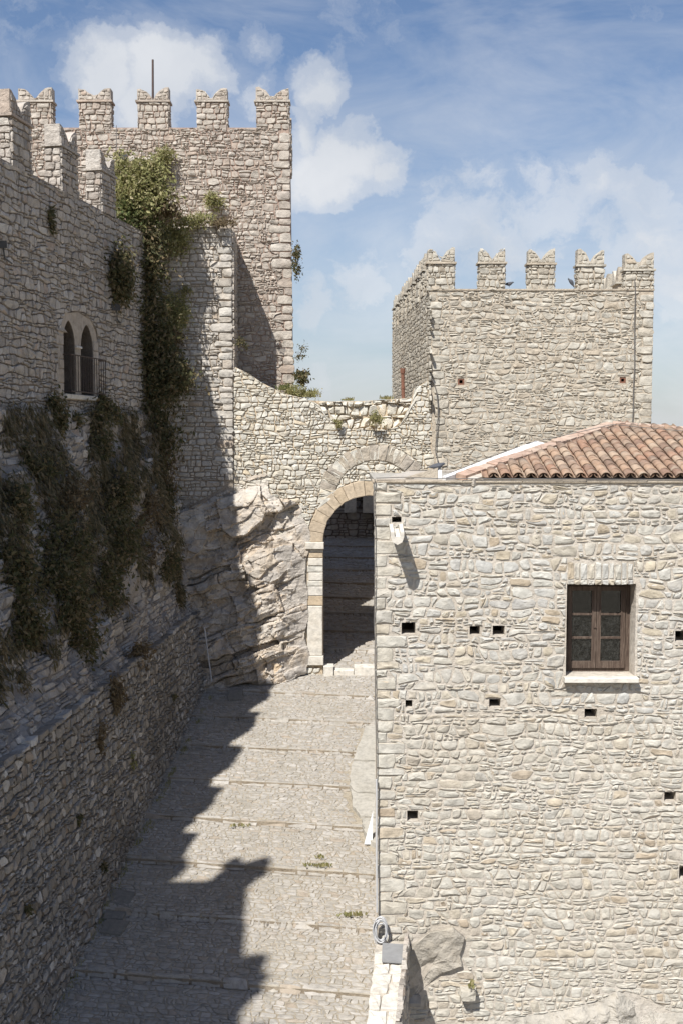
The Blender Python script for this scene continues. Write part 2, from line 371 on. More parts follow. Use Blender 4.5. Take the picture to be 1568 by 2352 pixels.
# ---------------------------------------------------------------- masonry
def area(p): return .5 * sum(p[i - 1][0] * p[i][1] - p[i][0] * p[i - 1][1] for i in range(len(p)))
def cells(u0, u1, v0, v1, hr, wr, r, split=.3, wob=.16, slant=.14, vsplit=.15):
    """irregular coursed rubble: wavy courses cut into stones, some of them split in two or three"""
    rows = [v0]
    while rows[-1] < v1: rows.append(rows[-1] + r.uniform(*hr))
    sd = r.uniform(0, 100); hm = .5 * (hr[0] + hr[1])
    def bd(k, u): return rows[k] + wob * hm * (2.0 * noise.noise(Vector((u / hm * .28, k * 5.3 + sd, sd))) + .7 * noise.noise(Vector((u / hm * .9, k * 3.1 + sd, 7.7))))
    out = []
    for k in range(len(rows) - 1):
        h = rows[k + 1] - rows[k]
        lo = lambda u, k=k: bd(k, u)
        hi = lambda u, k=k: max(bd(k + 1, u), bd(k, u) + .25 * h)
        u = u0 - r.random() * wr[0]; jl = (r.uniform(-1, 1) * slant * h, r.uniform(-1, 1) * slant * h)
        while u < u1:
            w = wr[0] + (wr[1] - wr[0]) * r.random() ** 1.5
            jr = (r.uniform(-1, 1) * slant * h, r.uniform(-1, 1) * slant * h)
            L = lambda t, a=u, j=jl: a + j[0] + (j[1] - j[0]) * t
            R_ = lambda t, a=u + w, j=jr: a + j[0] + (j[1] - j[0]) * t
            bands = [(0., 1.)]
            if r.random() < split and w > .7 * h:
                m = r.uniform(.35, .65); bands = [(0, m), (m, 1)]
            for (a, b) in bands:
                segs = [(0., 1.)]
                if (len(bands) > 1 and r.random() < .45 and w > 1.2 * h) or (len(bands) == 1 and r.random() < vsplit and w > 1.3 * h):
                    q = r.uniform(.35, .65); segs = [(0, q), (q, 1)]
                for (s0, s1) in segs:
                    def pt(s, t):
                        uu = L(t) + (R_(t) - L(t)) * s
                        return (uu, lo(uu) + (hi(uu) - lo(uu)) * t)
                    sm, tm = .5 * (s0 + s1), .5 * (a + b)
                    out.append([pt(s0, a), pt(sm, a), pt(s1, a), pt(s1, tm), pt(s1, b), pt(sm, b), pt(s0, b), pt(s0, tm)])
            u += w; jl = jr
    return out
def stone(poly, face, r, joint=.03, proud=(.02, .06), sink=.05, rough=.02, corner=(.06, .22), extra=False):
    """one stone: rough bevelled block with an uneven face, from its outline in the wall"""
    n = len(poly)
    cu = sum(p[0] for p in poly) / n; cv = sum(p[1] for p in poly) / n
    w = max(p[0] for p in poly) - min(p[0] for p in poly); h = max(p[1] for p in poly) - min(p[1] for p in poly)
    if w < .035 or h < .03: return None
    su, sv = max(.35, 1 - joint / w), max(.35, 1 - joint / h)
    ring = []
    for i, (u, v) in enumerate(poly):
        k = 1.0
        if i % 2 == 0: k = 1 - r.uniform(*corner)
        else: k = 1 + r.uniform(-.10, .04)
        ring.append(((u - cu) * su * k, (v - cv) * sv * k))
    p0 = r.uniform(*proud); tu, tv = r.uniform(-1, 1) * rough * 1.2 / max(w, .1), r.uniform(-.8, 1) * rough * 1.2 / max(h, .1)
    def H(u, v, j): return max(.004, p0 + tu * u + tv * v + r.uniform(-j, j))
    vs = []; fs = []
    for (u, v) in ring: vs.append(face.to3(cu + u, cv + v, -sink))
    for (u, v) in ring: vs.append(face.to3(cu + u, cv + v, H(u, v, rough * .35) * .7))
    sc = 1 - min(.22, max(.07, .022 / min(w, h)))
    for (u, v) in ring:
        k = sc * r.uniform(.94, 1.02)
        vs.append(face.to3(cu + u * k, cv + v * k, H(u, v, rough * .8)))
    rings = 3
    if extra:
        for (u, v) in ring:
            k = .45 * r.uniform(.8, 1.2)
            vs.append(face.to3(cu + u * k, cv + v * k, H(u, v, rough * 1.1) + rough * .3))
        rings = 4
    vs.append(face.to3(cu + r.uniform(-.1, .1) * w, cv + r.uniform(-.1, .1) * h, H(0, 0, rough) + rough * .4))
    for q in range(rings - 1):
        for i in range(n):
            j = (i + 1) % n
            fs.append([q * n + i, q * n + j, (q + 1) * n + j, (q + 1) * n + i])
    q = rings - 1
    for i in range(n): fs.append([q * n + i, q * n + (i + 1) % n, rings * n])
    return vs, fs
def cut_rects(poly, rects):
    a0 = area(poly)
    for (a, b, c, d) in rects:
        if max(p[0] for p in poly) <= a or min(p[0] for p in poly) >= b or max(p[1] for p in poly) <= c or min(p[1] for p in poly) >= d: continue
        best = None
        for ax, val, sg in ((0, a, -1), (0, b, 1), (1, c, -1), (1, d, 1)):
            q = []
            for i in range(len(poly)):
                p, n = poly[i - 1], poly[i]
                dp, dn = (p[ax] - val) * sg, (n[ax] - val) * sg
                if (dp >= 0) != (dn >= 0):
                    t = dp / (dp - dn); q.append((p[0] + (n[0] - p[0]) * t, p[1] + (n[1] - p[1]) * t))
                if dn >= 0: q.append(n)
            if len(q) > 2 and (best is None or area(q) > area(best)): best = q
        if best is None or area(best) < .22 * a0: return None
        poly = best
    return poly
def clean(poly, proj, amin):
    if proj is None: return poly
    q = [proj(u, v) for (u, v) in poly]
    if any(x is None for x in q): return None
    if area(q) < amin: return None
    return q
def lay(parent, face, polys, mat, r, proj=None, limit=300, name='stone', rest='small_stones', visible=True, cuts=(), **kw):
    """lay stones on a face: the largest seen as objects, the others joined as stuff"""
    got = []
    nom = sorted(area(p) for p in polys)[len(polys) // 2] if polys else 1
    for p in polys:
        q = clean(p, proj, nom * .16)
        if q is not None and cuts: q = cut_rects(q, cuts)
        if q is None: continue
        s = stone(q, face, r, **kw)
        if s is None: continue
        c = s[0][-1]; x, y = pix(c)
        inn = -5 < x < 1573 and -5 < y < 2357
        d2 = (c - Vector((0, 0, CZ))).length_squared
        got.append((area(q) / d2 if (inn and visible) else -1.0, s))
    got.sort(key=lambda t: -t[0])
    mb = MB(); k = 0
    for sc, s in got:
        if sc > 0 and k < limit: mesh_obj(name, s[0], s[1], mat, parent, smooth=True); k += 1
        else: mb.add(*s)
    if mb.f: mb.obj(rest, mat, parent, kind='stuff', smooth=True)
    return k
def poly_proj(*fns):
    def f(u, v):
        for g in fns:
            t = g(u, v)
            if t is None: return None
            u, v = t
        return (u, v)
    return f
def below(top):       # clamp under a height profile
    return lambda u, v: (u, min(v, top(u) if callable(top) else top))
def above(bot): return lambda u, v: (u, max(v, bot(u) if callable(bot) else bot))
def left_of(x): return lambda u, v: (min(u, x(v) if callable(x) else x), v)
def right_of(x): return lambda u, v: (max(u, x(v) if callable(x) else x), v)
def outside_rect(a, b, c, d):
    def f(u, v):
        if a < u < b and c < v < d:
            m = min((u - a, 0), (b - u, 1), (v - c, 2), (d - v, 3))
            return ((a, v), (b, v), (u, c), (u, d))[m[1]]
        return (u, v)
    return f
def outside_disc(cu, cv, rr, upper=None):
    def f(u, v):
        if upper is not None and v < upper: return (u, v)
        d = math.hypot(u - cu, v - cv)
        if d < rr:
            if d < rr * .35: return None
            return (cu + (u - cu) * rr / d, cv + (v - cv) * rr / d)
        return (u, v)
    return f
def lerp_profile(pts):
    pts = sorted(pts)
    def f(x):
        if x <= pts[0][0]: return pts[0][1]
        for (a, b), (c, d) in zip(pts, pts[1:]):
            if x <= c: return b + (d - b) * (x - a) / max(1e-6, c - a)
        return pts[-1][1]
    return f

def merlon(parent, F, uc, v0, w, hb, hh, t, mat_s, mat_m, r, ends=(True, False), size=((.14, .24), (.16, .42)), rows=True, lean=0., back=False, single=True):
    """swallow-tail merlon: block, projecting ledge and two curved horns; stones on the front and the seen end"""
    a, b = uc - w / 2, uc + w / 2
    v, f = prism(F, [(a + .02, v0 - .1), (b - .02, v0 - .1), (b - .02, v0 + hb), (a + .02, v0 + hb)], [], -.02, -t + .02)
    m = mesh_obj('merlon', v, f, mat_m, parent)
    e = .055
    v, f = prism(F, [(a - e, v0 + hb), (b + e, v0 + hb), (b + e, v0 + hb + .06), (a - e, v0 + hb + .06)], [], e, -t - e)
    mesh_obj('ledge', v, f, mat_s, m)
    prof = [(0, 1), (.10, .985), (.2, .90), (.3, .74), (.39, .50), (.455, .25), (.49, 0.02)]
    for sg in (0, 1):
        hs = hh * (r.uniform(.9, 1.06) if r.random() > .2 else r.uniform(.72, .86))
        pts = [(a + w * x, v0 + hb + .06 + hs * y) for x, y in prof] if sg == 0 else [(b - w * x, v0 + hb + .06 + hs * y) for x, y in prof]
        bx = a if sg == 0 else b
        pts = [(bx, v0 + hb + .06)] + pts
        pts = [(p[0], p[1] + r.uniform(-.022, .022) if i > 0 else p[1]) for i, p in enumerate(pts)]
        if sg == 0: pts = pts[::-1]
        v, f = prism(F, pts, [], -.015, -t + .015)
        mesh_obj('horn', v, f, mat_s, m)
    if single:
        tops = lerp_profile([(a + w * x, v0 + hb + .05 + hh * .93 * y) for x, y in prof] + [(b - w * x, v0 + hb + .05 + hh * .93 * y) for x, y in prof])
        cs = cells(a, b, v0 + hb + .07, v0 + hb + hh, (.10, .17), (.13, .3), r, split=.1, slant=.3, wob=.3)
        lay(m, F, cs, mat_s, r, poly_proj(left_of(b - .01), right_of(a + .01), below(tops), above(v0 + hb + .065)), limit=0, rest='horn_stones', joint=.02, proud=(.0, .016), rough=.012, sink=.04)
    # stones
    cs = cells(a, b, v0 - .05, v0 + hb - .02, size[0], size[1], r, split=.2)
    pj = poly_proj(left_of(b), right_of(a), below(v0 + hb - .01), above(v0 - .08))
    lay(m, F, cs, mat_s, r, pj, limit=30 if single else 0, rest='stones', joint=.022, proud=(.008, .04), rough=.018)
    for k in (0, 1):
        if not ends[k]: continue
        G = Face(F.to3(a if k == 0 else b, 0, 0), F.n if k == 0 else -F.n, F.v)
        q0, q1 = (-t, 0) if k == 0 else (0, t)
        cs = cells(q0, q1, v0 - .05, v0 + hb - .02, size[0], (.16, .4), r, split=.2)
        pj = poly_proj(left_of(q1 - .0), right_of(q0), below(v0 + hb - .01), above(v0 - .08))
        lay(m, G, cs, mat_s, r, pj, limit=12 if single else 0, rest='stones', joint=.022, proud=(.006, .03), rough=.015)
    return m
def block(face, u0, u1, v0, v1, h0, h1, bv=.015):
    """chamfered block standing on a face from h0 to h1"""
    c = [(u0, v0), (u1, v0), (u1, v1), (u0, v1)]
    d = [(u0 + bv, v0 + bv), (u1 - bv, v0 + bv), (u1 - bv, v1 - bv), (u0 + bv, v1 - bv)]
    v = [face.to3(*p, h0) for p in c] + [face.to3(*p, h1 - bv) for p in c] + [face.to3(*p, h1) for p in d]
    f = [[3, 2, 1, 0]]
    for q in (0, 1):
        for i in range(4):
            j = (i + 1) % 4
            f.append([q * 4 + i, q * 4 + j, q * 4 + 4 + j, q * 4 + 4 + i])
    f.append([8, 9, 10, 11])
    return v, f
def quad8(u0, u1, v0, v1, r=None, j=0.0):
    J = (lambda: r.uniform(-j, j)) if r else (lambda: 0)
    um, vm = .5 * (u0 + u1), .5 * (v0 + v1)
    return [(u0 + J(), v0 + J()), (um, v0 + J()), (u1 + J(), v0 + J()), (u1 + J(), vm), (u1 + J(), v1 + J()), (um, v1 + J()), (u0 + J(), v1 + J()), (u0 + J(), vm)]
def quoins(edge, v0, v1, r, hr=(.22, .38), wr=(.3, .62), side=1):
    """corner stones along a vertical edge; returns outlines and the profile of their inner ends"""
    out = []; prof = []; v = v0; k = 0
    while v < v1:
        h = r.uniform(*hr); w = r.uniform(*wr) * (1.25 if k % 2 else .75); e = edge(v + h / 2)
        a, b = (e, e + w) if side > 0 else (e - w, e)
        out.append(quad8(a, b, v, v + h, r, .018)); prof.append((v, v + h, b if side > 0 else a)); v += h; k += 1
    def f(t):
        for a, b, x in prof:
            if a <= t < b: return x
        return prof[-1][2] if t >= prof[-1][1] else prof[0][2]
    return out, f
def outside_ring(cu, cv, r0, r1, vmin=None):
    def f(u, v):
        if vmin is not None and v < vmin: return (u, v)
        d = math.hypot(u - cu, v - cv)
        if r0 < d < r1:
            k = r0 if d - r0 < r1 - d else r1
            return (cu + (u - cu) * k / d, cv + (v - cv) * k / d)
        return (u, v)
    return f
def arc_stone(cu, cv, r0, r1, a0, a1):
    am = .5 * (a0 + a1); rm = .5 * (r0 + r1)
    q = lambda rr, a: (cu + rr * math.cos(a), cv + rr * math.sin(a))
    return [q(r0, a0), q(rm, a0), q(r1, a0), q(r1, am), q(r1, a1), q(rm, a1), q(r0, a1), q(r0, am)][::1]
def inside(poly, x, y):
    c = False
    for i in range(len(poly)):
        (x0, y0), (x1, y1) = poly[i - 1], poly[i]
        if (y0 > y) != (y1 > y) and x < (x1 - x0) * (y - y0) / (y1 - y0) + x0: c = not c
    return c

# ---------------------------------------------------------------- ground, street
def ground_base(y): return CZ - 12.86 + .155 * y
T0, TS = 19.2, 1.95
def g(t):
    i = math.floor((t - T0) / TS); fr = (t - T0) / TS - i
    return CZ - 12.86 + .155 * (T0 + i * TS) + .048 + fr * TS * .155 * .70
def street_pt(u, t, h=0.0):
    y = t - .17 * u - .15
    return Vector((u, y, g(t) + h + .02 * noise.noise(Vector((u * .7, t * .7, 3.0)))))
STREET = Surf(street_pt)
def tz(x, y): return g(y + .17 * x + .15)

r = random.Random(3)
mb = MB()
mb.add([(-3000, -3000, -8), (3000, -3000, -8), (3000, 3000, -8), (-3000, 3000, -8)], [[0, 1, 2, 3]])
hill = mb.obj('ground', M['dirt']); hill['kind'] = 'structure'

mb = MB(); rs = MB(); NX = 28
for i in range(-10, 20):
    t0, t1 = T0 + i * TS + .001, T0 + (i + 1) * TS - .001
    rowsv = [t0 + (t1 - t0) * k / 5 for k in range(6)]
    v = [street_pt(-9 + (9.9 if i < 3 else 16.0) * a / NX, t) for t in rowsv for a in range(NX + 1)]
    f = [[k * (NX + 1) + a, k * (NX + 1) + a + 1, (k + 1) * (NX + 1) + a + 1, (k + 1) * (NX + 1) + a] for k in range(5) for a in range(NX)]
    mb.add(v, f)
    wd = 9.9 if i < 3 else 16.0
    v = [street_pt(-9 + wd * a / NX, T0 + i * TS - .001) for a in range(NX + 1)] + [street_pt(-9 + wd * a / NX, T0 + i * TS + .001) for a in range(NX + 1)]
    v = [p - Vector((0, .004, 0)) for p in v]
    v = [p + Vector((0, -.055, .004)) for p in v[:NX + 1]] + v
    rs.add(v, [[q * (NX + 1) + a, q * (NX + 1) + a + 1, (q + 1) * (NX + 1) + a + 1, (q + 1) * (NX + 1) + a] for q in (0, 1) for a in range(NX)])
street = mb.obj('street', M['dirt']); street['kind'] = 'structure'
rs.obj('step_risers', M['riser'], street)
def wall_edge(y): return -6.51 + .0738 * y
def st_left(t): return wall_edge(t + .6) - .25
def st_right(t):
    y = t - .2
    return .75 if y < 18.6 else .80 + .055 * (y - 18.9)
cob = []
kerbs = []
for i in range(-3, 8):
    t0, t1 = T0 + i * TS, T0 + (i + 1) * TS
    kd = r.uniform(.09, .15)
    # long kerb stones at the lip of the step
    u = st_left(t0) - r.random() * .4
    while u < st_right(t0):
        w = r.uniform(.18, .75)
        kerbs.append(quad8(u, u + w, t0 - .045, t0 + kd * r.uniform(.8, 1.15), r, .02)); u += w
    cob += cells(-6.6, 2.0, t0 + kd, t1 - .065, (.075, .15), (.08, .27), r, split=.15, wob=.3, slant=.5)
apron_uv = []
for px, py in ((838, 1688), (815, 1760), (802, 1822), (812, 1880), (828, 1930), (850, 1968), (872, 1985), (872, 1680)):
    y = 32832 / (py - 1000 + 396.0)
    apron_uv.append(((px - CX) * y / FPX, y + .17 * (px - CX) * y / FPX + .15))
def street_proj(u, t):
    a, b = st_left(t), st_right(t)
    if u < a - .1 or u > b + .1 or inside(apron_uv, u, t): return None
    return (min(max(u, a), b), t)
lay(street, STREET, kerbs, M['cobble'], r, lambda u, t: (u, t) if st_left(t) - .6 < u < st_right(t) + .6 else None, name='kerb_stone', joint=.02, proud=(.012, .04), rough=.016, sink=.05, corner=(.03, .16))
lay(street, STREET, cob, M['cobble'], r, street_proj, name='cobble', rest='small_cobbles', joint=.018, proud=(.006, .022), rough=.007, sink=.04)
# the lane beyond the arch
cob2 = []
for i in range(8, 17):
    t0, t1 = T0 + i * TS, T0 + (i + 1) * TS
    cob2.append(quad8(-1.8, .3, t0 - .03, t0 + .2)); cob2.append(quad8(.3, 2.6, t0 - .03, t0 + .2))
    cob2 += cells(-1.8, 2.8, t0 + .2, t1 - .03, (.15, .24), (.16, .45), r, split=.1, slant=.3)
lay(street, STREET, cob2, M['cobble'], r, None, limit=0, rest='far_cobbles', joint=.03, proud=(.012, .035), rough=.01, sink=.04)
# concrete apron along the house, broken in pieces
for pts_px in ([(840, 1690), (824, 1735), (812, 1768), (868, 1772), (870, 1688)], [(811, 1772), (804, 1800), (803, 1830), (818, 1846), (868, 1850), (868, 1776)],
               [(806, 1838), (812, 1880), (826, 1905), (868, 1908), (868, 1854), (820, 1850)], [(830, 1912), (838, 1940), (852, 1966), (871, 1980), (868, 1912)]):
    q = []
    for px, py in pts_px:
        y = 32832 / (py - 1000 + 396.0); q.append(((px - CX) * y / FPX, y + .17 * (px - CX) * y / FPX + .15))
    n_ = len(q); q2 = []
    for k in range(n_):
        a, b = q[k], q[(k + 1) % n_]
        for s_ in (0, .25, .5, .75):
            q2.append((a[0] + (b[0] - a[0]) * s_ + (r.uniform(-.03, .03) if a[0] < .55 else 0), a[1] + (b[1] - a[1]) * s_ + r.uniform(-.03, .03)))
    tri = tessellate_polygon([[Vector((a, b, 0)) for a, b in q2]])
    top = [Vector((street_pt(a, b).x, street_pt(a, b).y, ground_base(b) + .115 + .02 * noise.noise(Vector((a * 2, b * 2, 0))))) for a, b in q2]
    bot = [p - Vector((0, 0, .35)) for p in top]; n_ = len(q2)
    ob = mesh_obj('pavement', top + bot, [list(t) for t in tri] + [[i, (i + 1) % n_, (i + 1) % n_ + n_, i + n_] for i in range(n_)], M['concrete']); ob['kind'] = 'structure'

# ---------------------------------------------------------------- left: curtain wall
def curtain():
    r = random.Random(21)
    F = Face((-11.5, 0, 0), (.1736, .9848, 0), (0, 0, 1))
    top, bot = CZ + 5.9, CZ - 1.6
    th = thing('castle_wall', 'tall shaded castle wall with swallow-tail merlons and twin arched window, at left above the vines', 'castle wall', F.to3(25, CZ, 0))
    u0, u1 = 2.0, 34.9
    # window: two pointed lights with a small column
    wl = [F.uv(147, 905), F.uv(175, 905), F.uv(188, 905), F.uv(216, 905)]
    ua, ub, uc, ud = [w[0] for w in wl]
    vs = F.uv(190, 908)[1]; vspr = F.uv(180, 795)[1]; vtop = F.uv(160, 736)[1]
    def lancet(a, b):
        m = .5 * (a + b); hw = .5 * (b - a); H = vtop - vspr
        L = [(a, vs), (b, vs), (b, vspr)]
        L += [(m + hw * x, vspr + H * y) for x, y in ((.93, .3), (.76, .56), (.48, .80), (.22, .94), (0, 1))]
        L += [(m - hw * x, vspr + H * y) for x, y in ((.22, .94), (.48, .80), (.76, .56), (.93, .3))]
        return L + [(a, vspr)]
    holes = [lancet(ua, ub), lancet(uc, ud)]
    v, f = prism(F, [(u0, bot), (u1, bot), (u1, top), (u0, top)], holes, -.02, -.75)
    mesh_obj('wall', v, f, M['curtain_mortar'], th)
    b0 = MB(); b0.box(F.to3(ua - 1.5, vs - .6, -.9), F.u * (ud - ua + 3), F.v * 3.4, F.n * -.1); b0.obj('dark_room', M['void'], th)
    sur_a, sur_b, sur_c, sur_d = ua - .30, ud + .30, vs - .14, vtop + .26
    mtop = F.uv(185, 718)[1] + .05
    def outside_window(u, v):
        if v >= vspr + .25:
            cu, rr = .5 * (ua + ud), .5 * (sur_b - sur_a)
            d = math.hypot(u - cu, (v - vspr - .25) * rr / (sur_d - vspr - .25))
            if d < rr:
                if d < .3 * rr: return None
                return (cu + (u - cu) * rr / d, vspr + .25 + (v - vspr - .25) * rr / d)
        return (u, v)
    cs = cells(21.5, u1, CZ - 1.2, top, (.085, .22), (.12, .46), r, split=.28, slant=.35, wob=.34)
    lay(th, F, cs, M['curtain_stone'], r, poly_proj(outside_window, below(lambda u: top - .04 + .07 * noise.noise(Vector((u * 2, 0, 0))))), cuts=[(sur_a, sur_b, sur_c, vspr + .25)], joint=.022, proud=(.01, .05), rough=.02, sink=.05)
    # window surround of dressed stones
    win = mesh_obj('window', *prism(F, [(sur_a, sur_c), (sur_b, sur_c), (sur_b, vspr + .1), (sur_b - .12, vspr + .45), (sur_b - .4, sur_d - .12), (.5 * (ua + ud), sur_d), (sur_a + .4, sur_d - .12), (sur_a + .12, vspr + .45), (sur_a, vspr + .1)], holes, .0, -.55), M['window_stone'], th)
    vv = vs
    while vv < vspr - .05:
        h = r.uniform(.22, .34)
        for a, b in ((sur_a + r.uniform(-.12, .05), ua), (ud, sur_b + r.uniform(-.05, .15))):
            mesh_obj('jamb_stone', *block(F, a, b - .004, vv + .006, vv + h - .006, -.2, .02 + r.uniform(0, .012)), M['window_stone'], win)
        vv += h
    mesh_obj('sill', *block(F, sur_a + .25, sur_b - .25, vs - .12, vs, -.3, .1), M['white_stone'], win)
    col = MB(); uc_ = .5 * (ub + uc)
    col.tube([F.to3(uc_, vs, -.16), F.to3(uc_, vs + .1, -.16)], .085, 10); col.tube([F.to3(uc_, vs + .1, -.16), F.to3(uc_, vspr - .22, -.16)], .055, 10)
    col.tube([F.to3(uc_, vspr - .22, -.16), F.to3(uc_, vspr - .06, -.16)], .06, 10, .105)
    col.obj('column', M['white_stone'], win, smooth=True)
    mesh_obj('capital', *block(F, uc_ - .17, uc_ + .17, vspr - .06, vspr, -.42, .05), M['white_stone'], win)
    rail = MB(); ra, rb = ua - .05, ud + .28; rh = F.uv(150, 815)[1]
    rail.tube([F.to3(ra, rh, 0), F.to3(ra, rh, .22), F.to3(rb, rh, .22), F.to3(rb, rh, 0)], .016, 6)
    rail.tube([F.to3(ra, vs + .06, 0), F.to3(ra, vs + .06, .22), F.to3(rb, vs + .06, .22), F.to3(rb, vs + .06, 0)], .016, 6)
    rl = rail.obj('railing', M['iron'], win)
    nb = 15
    for k in range(nb + 1):
        q = MB(); uu = ra + (rb - ra) * k / nb
        q.tube([F.to3(uu, vs + .06, .22), F.to3(uu, rh, .22)], .010, 5); q.obj('bar', M['iron'], win)
    # merlons
    ys = [24.85, 27.40, 29.8]
    cents = [F.uv(75, 400)[0] - .52, F.uv(180, 400)[0] - .52, F.uv(265, 400)[0] - .52]
    sp = (cents[2] - cents[0]) / 2
    vl = F.uv(180, 358)[1]
    for c in cents:
        merlon(th, F, c, top - .02, 1.0, vl - top, .50, .42, M['curtain_stone'], M['curtain_mortar'], r)
    for k in range(1, 6):
        merlon(th, F, cents[0] - sp * k, top - .02, 1.0, vl - top, .50, .42, M['curtain_stone'], M['curtain_mortar'], r, ends=(False, False), single=False)
    # bastion beside the viewpoint, which throws the broad shadow on the ramp
    B = MB(); B.box((-13.5, 2.0, CZ - 10), (4.85, 0, 0), (0, 7.7, 0), (0, 0, 19.2)); B.obj('bastion', M['curtain_mortar'], th)
    Fn = Face((0, 9.7, 0), (-1, 0, 0), (0, 0, 1)); Fe = Face((-8.65, 0, 0), (0, 1, 0), (0, 0, 1))
    for c in (9.07, 10.9): merlon(th, Fn, c, CZ + 9.18, .84, .86, .5, .42, M['curtain_stone'], M['curtain_mortar'], r, ends=(False, False), single=False)
    for c in (5.5, 3.3): merlon(th, Fe, c, CZ + 9.18, .84, .86, .5, .42, M['curtain_stone'], M['curtain_mortar'], r, ends=(False, False), single=False)
    return F
CURT = curtain()

# low retaining wall
LOWF = Face((-6.51, 0, CZ - 9.0), (.0736, .9973, 0), (-.119, .0088, .993))
LTOP = 3.5 / .993
def retaining():
    r = random.Random(5)
    F = LOWF
    th = thing('retaining_wall', 'low battered rubble wall in shade along the left of the cobbled ramp', 'retaining wall', F.to3(25, 0, 0))
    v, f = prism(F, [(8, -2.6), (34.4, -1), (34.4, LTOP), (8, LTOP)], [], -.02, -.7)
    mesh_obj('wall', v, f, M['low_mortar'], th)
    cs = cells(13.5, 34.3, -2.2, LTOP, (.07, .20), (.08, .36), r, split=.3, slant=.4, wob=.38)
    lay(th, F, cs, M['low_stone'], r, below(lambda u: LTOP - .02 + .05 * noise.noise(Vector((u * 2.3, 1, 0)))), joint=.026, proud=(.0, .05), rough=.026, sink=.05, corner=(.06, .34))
    u = 13.5
    k = 0
    while u < 34:
        w = r.uniform(.25, .6)
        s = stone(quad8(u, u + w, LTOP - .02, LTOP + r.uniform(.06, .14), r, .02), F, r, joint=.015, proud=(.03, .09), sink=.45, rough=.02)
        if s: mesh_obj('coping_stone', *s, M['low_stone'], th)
        u += w
    return F
retaining()

def slope_fn(y, q, h=0.0):
    """bank of rock between the low wall and the foot of the castle wall; q from 0 to 1"""
    xl = -6.51 + .0738 * y - .119 * 3.5 - .12
    xw = -11.5 + .1763 * y + .15
    if q < .25: x = xl + (xw - xl) * (q / .25) * .34; z = CZ - 5.5 + 1.0 * (q / .25) ** 1.2
    else:
        k = (q - .25) / .75
        x = xl + (xw - xl) * (.34 + .66 * k ** 1.15); z = CZ - 4.5 + 5.1 * k
    p = Vector((x, y, z))
    m = noise.fractal(p * .55, 1.0, 2.0, 5) * .38 + (abs(noise.noise(p * 1.3)) - .25) * .35 + noise.noise(p * 4.5) * .06
    fade = min(1, q / .1) * (1 if q < .93 else max(0.15, (1 - q) / .07))
    p += Vector((.8, -.25, .45)).normalized() * (m * fade * min(1, abs(xl - xw) / 1.0) + h)
    return p
def slope():
    r = random.Random(9)
    NY, NQ = 210, 84
    v = [slope_fn(13 + 21.6 * i / NY, k / NQ) for i in range(NY + 1) for k in range(NQ + 1)]
    f = [[i * (NQ + 1) + k, (i + 1) * (NQ + 1) + k, (i + 1) * (NQ + 1) + k + 1, i * (NQ + 1) + k + 1] for i in range(NY) for k in range(NQ)]
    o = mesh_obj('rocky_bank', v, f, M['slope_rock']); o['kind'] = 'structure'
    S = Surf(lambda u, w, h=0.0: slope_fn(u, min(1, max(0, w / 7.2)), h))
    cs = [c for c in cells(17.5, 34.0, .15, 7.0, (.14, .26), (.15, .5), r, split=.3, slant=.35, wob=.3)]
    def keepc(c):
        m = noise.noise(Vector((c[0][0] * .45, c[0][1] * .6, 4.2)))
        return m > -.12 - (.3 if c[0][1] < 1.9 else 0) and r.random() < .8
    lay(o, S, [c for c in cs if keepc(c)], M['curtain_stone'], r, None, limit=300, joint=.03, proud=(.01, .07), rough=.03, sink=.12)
slope()

# ---------------------------------------------------------------- left keep tower
def keep():
    r = random.Random(31)
    Y = 36.9; F = frontal(Y)
    R_ = lerp_profile([(F.uv(678, 880)[1], F.uv(678, 880)[0]), (F.uv(664, 230)[1], F.uv(664, 230)[0])])
    top = F.uv(400, 293)[1]; bot = CZ - 7
    th = thing('keep_tower', 'large crenellated stone tower with a pole above it, upper left behind the vines', 'tower', F.to3(-6, bot, -4))
    v, f = prism(F, [(-15, bot), (R_(bot) - .02, bot), (R_(top) - .02, top), (-15, top)], [], -.006, -9.0, shift=(-.34, 0))
    mesh_obj('wall', v, f, M['keep_mortar'], th)
    vb = F.uv(600, 900)[1]
    qs, qf = quoins(lambda v: R_(v), vb - .2, top - .25, r, hr=(.2, .34), wr=(.35, .62), side=-1)
    n1 = lay(th, F, qs, M['keep_stone'], r, None, limit=40, name='corner_stone', joint=.02, proud=(.02, .05), rough=.018)
    cs = cells(-12.6, -1.4, vb - 3.0, top, (.08, .195), (.10, .40), r, split=.3, slant=.35, wob=.34)
    lay(th, F, cs, M['keep_stone'], r, poly_proj(left_of(qf), below(lambda u: top - .03 + .05 * noise.noise(Vector((u * 2, 5, 0))))), limit=260, joint=.024, proud=(.006, .045), rough=.02)
    hb = F.uv(350, 233)[1] - top
    for a, b in ((43, 120), (181, 255), (316, 388), (451, 522), (588, 663)):
        ua, ub = F.uv(a, 260)[0], F.uv(b, 260)[0]
        merlon(th, F, .5 * (ua + ub), top - .02, ub - ua, hb, .40, .42, M['keep_stone'], M['keep_mortar'], r, ends=(False, True), size=((.13, .22), (.16, .42)))
    G = Face(F.to3(R_(top), 0, 0), (-.037, 1, 0), (0, 0, 1))
    for c in (2.6, 4.6, 6.6): merlon(th, G, c, top - .02, 1.05, hb, .4, .42, M['keep_stone'], M['keep_mortar'], r, ends=(False, False), single=False)
    return F
KEEP = keep()
F = KEEP
mb = MB(); a = P(351, 230, 38.2); b = P(351.5, 137, 38.2); mb.tube([a - Vector((0, 0, 1.2)), b], .045, 8, .035)
props(mb.obj('flagpole', M['dark_pole'], loc=a - Vector((0, 0, 1.2))), 'bare dark pole rising above the middle merlon of the left tower', 'pole')
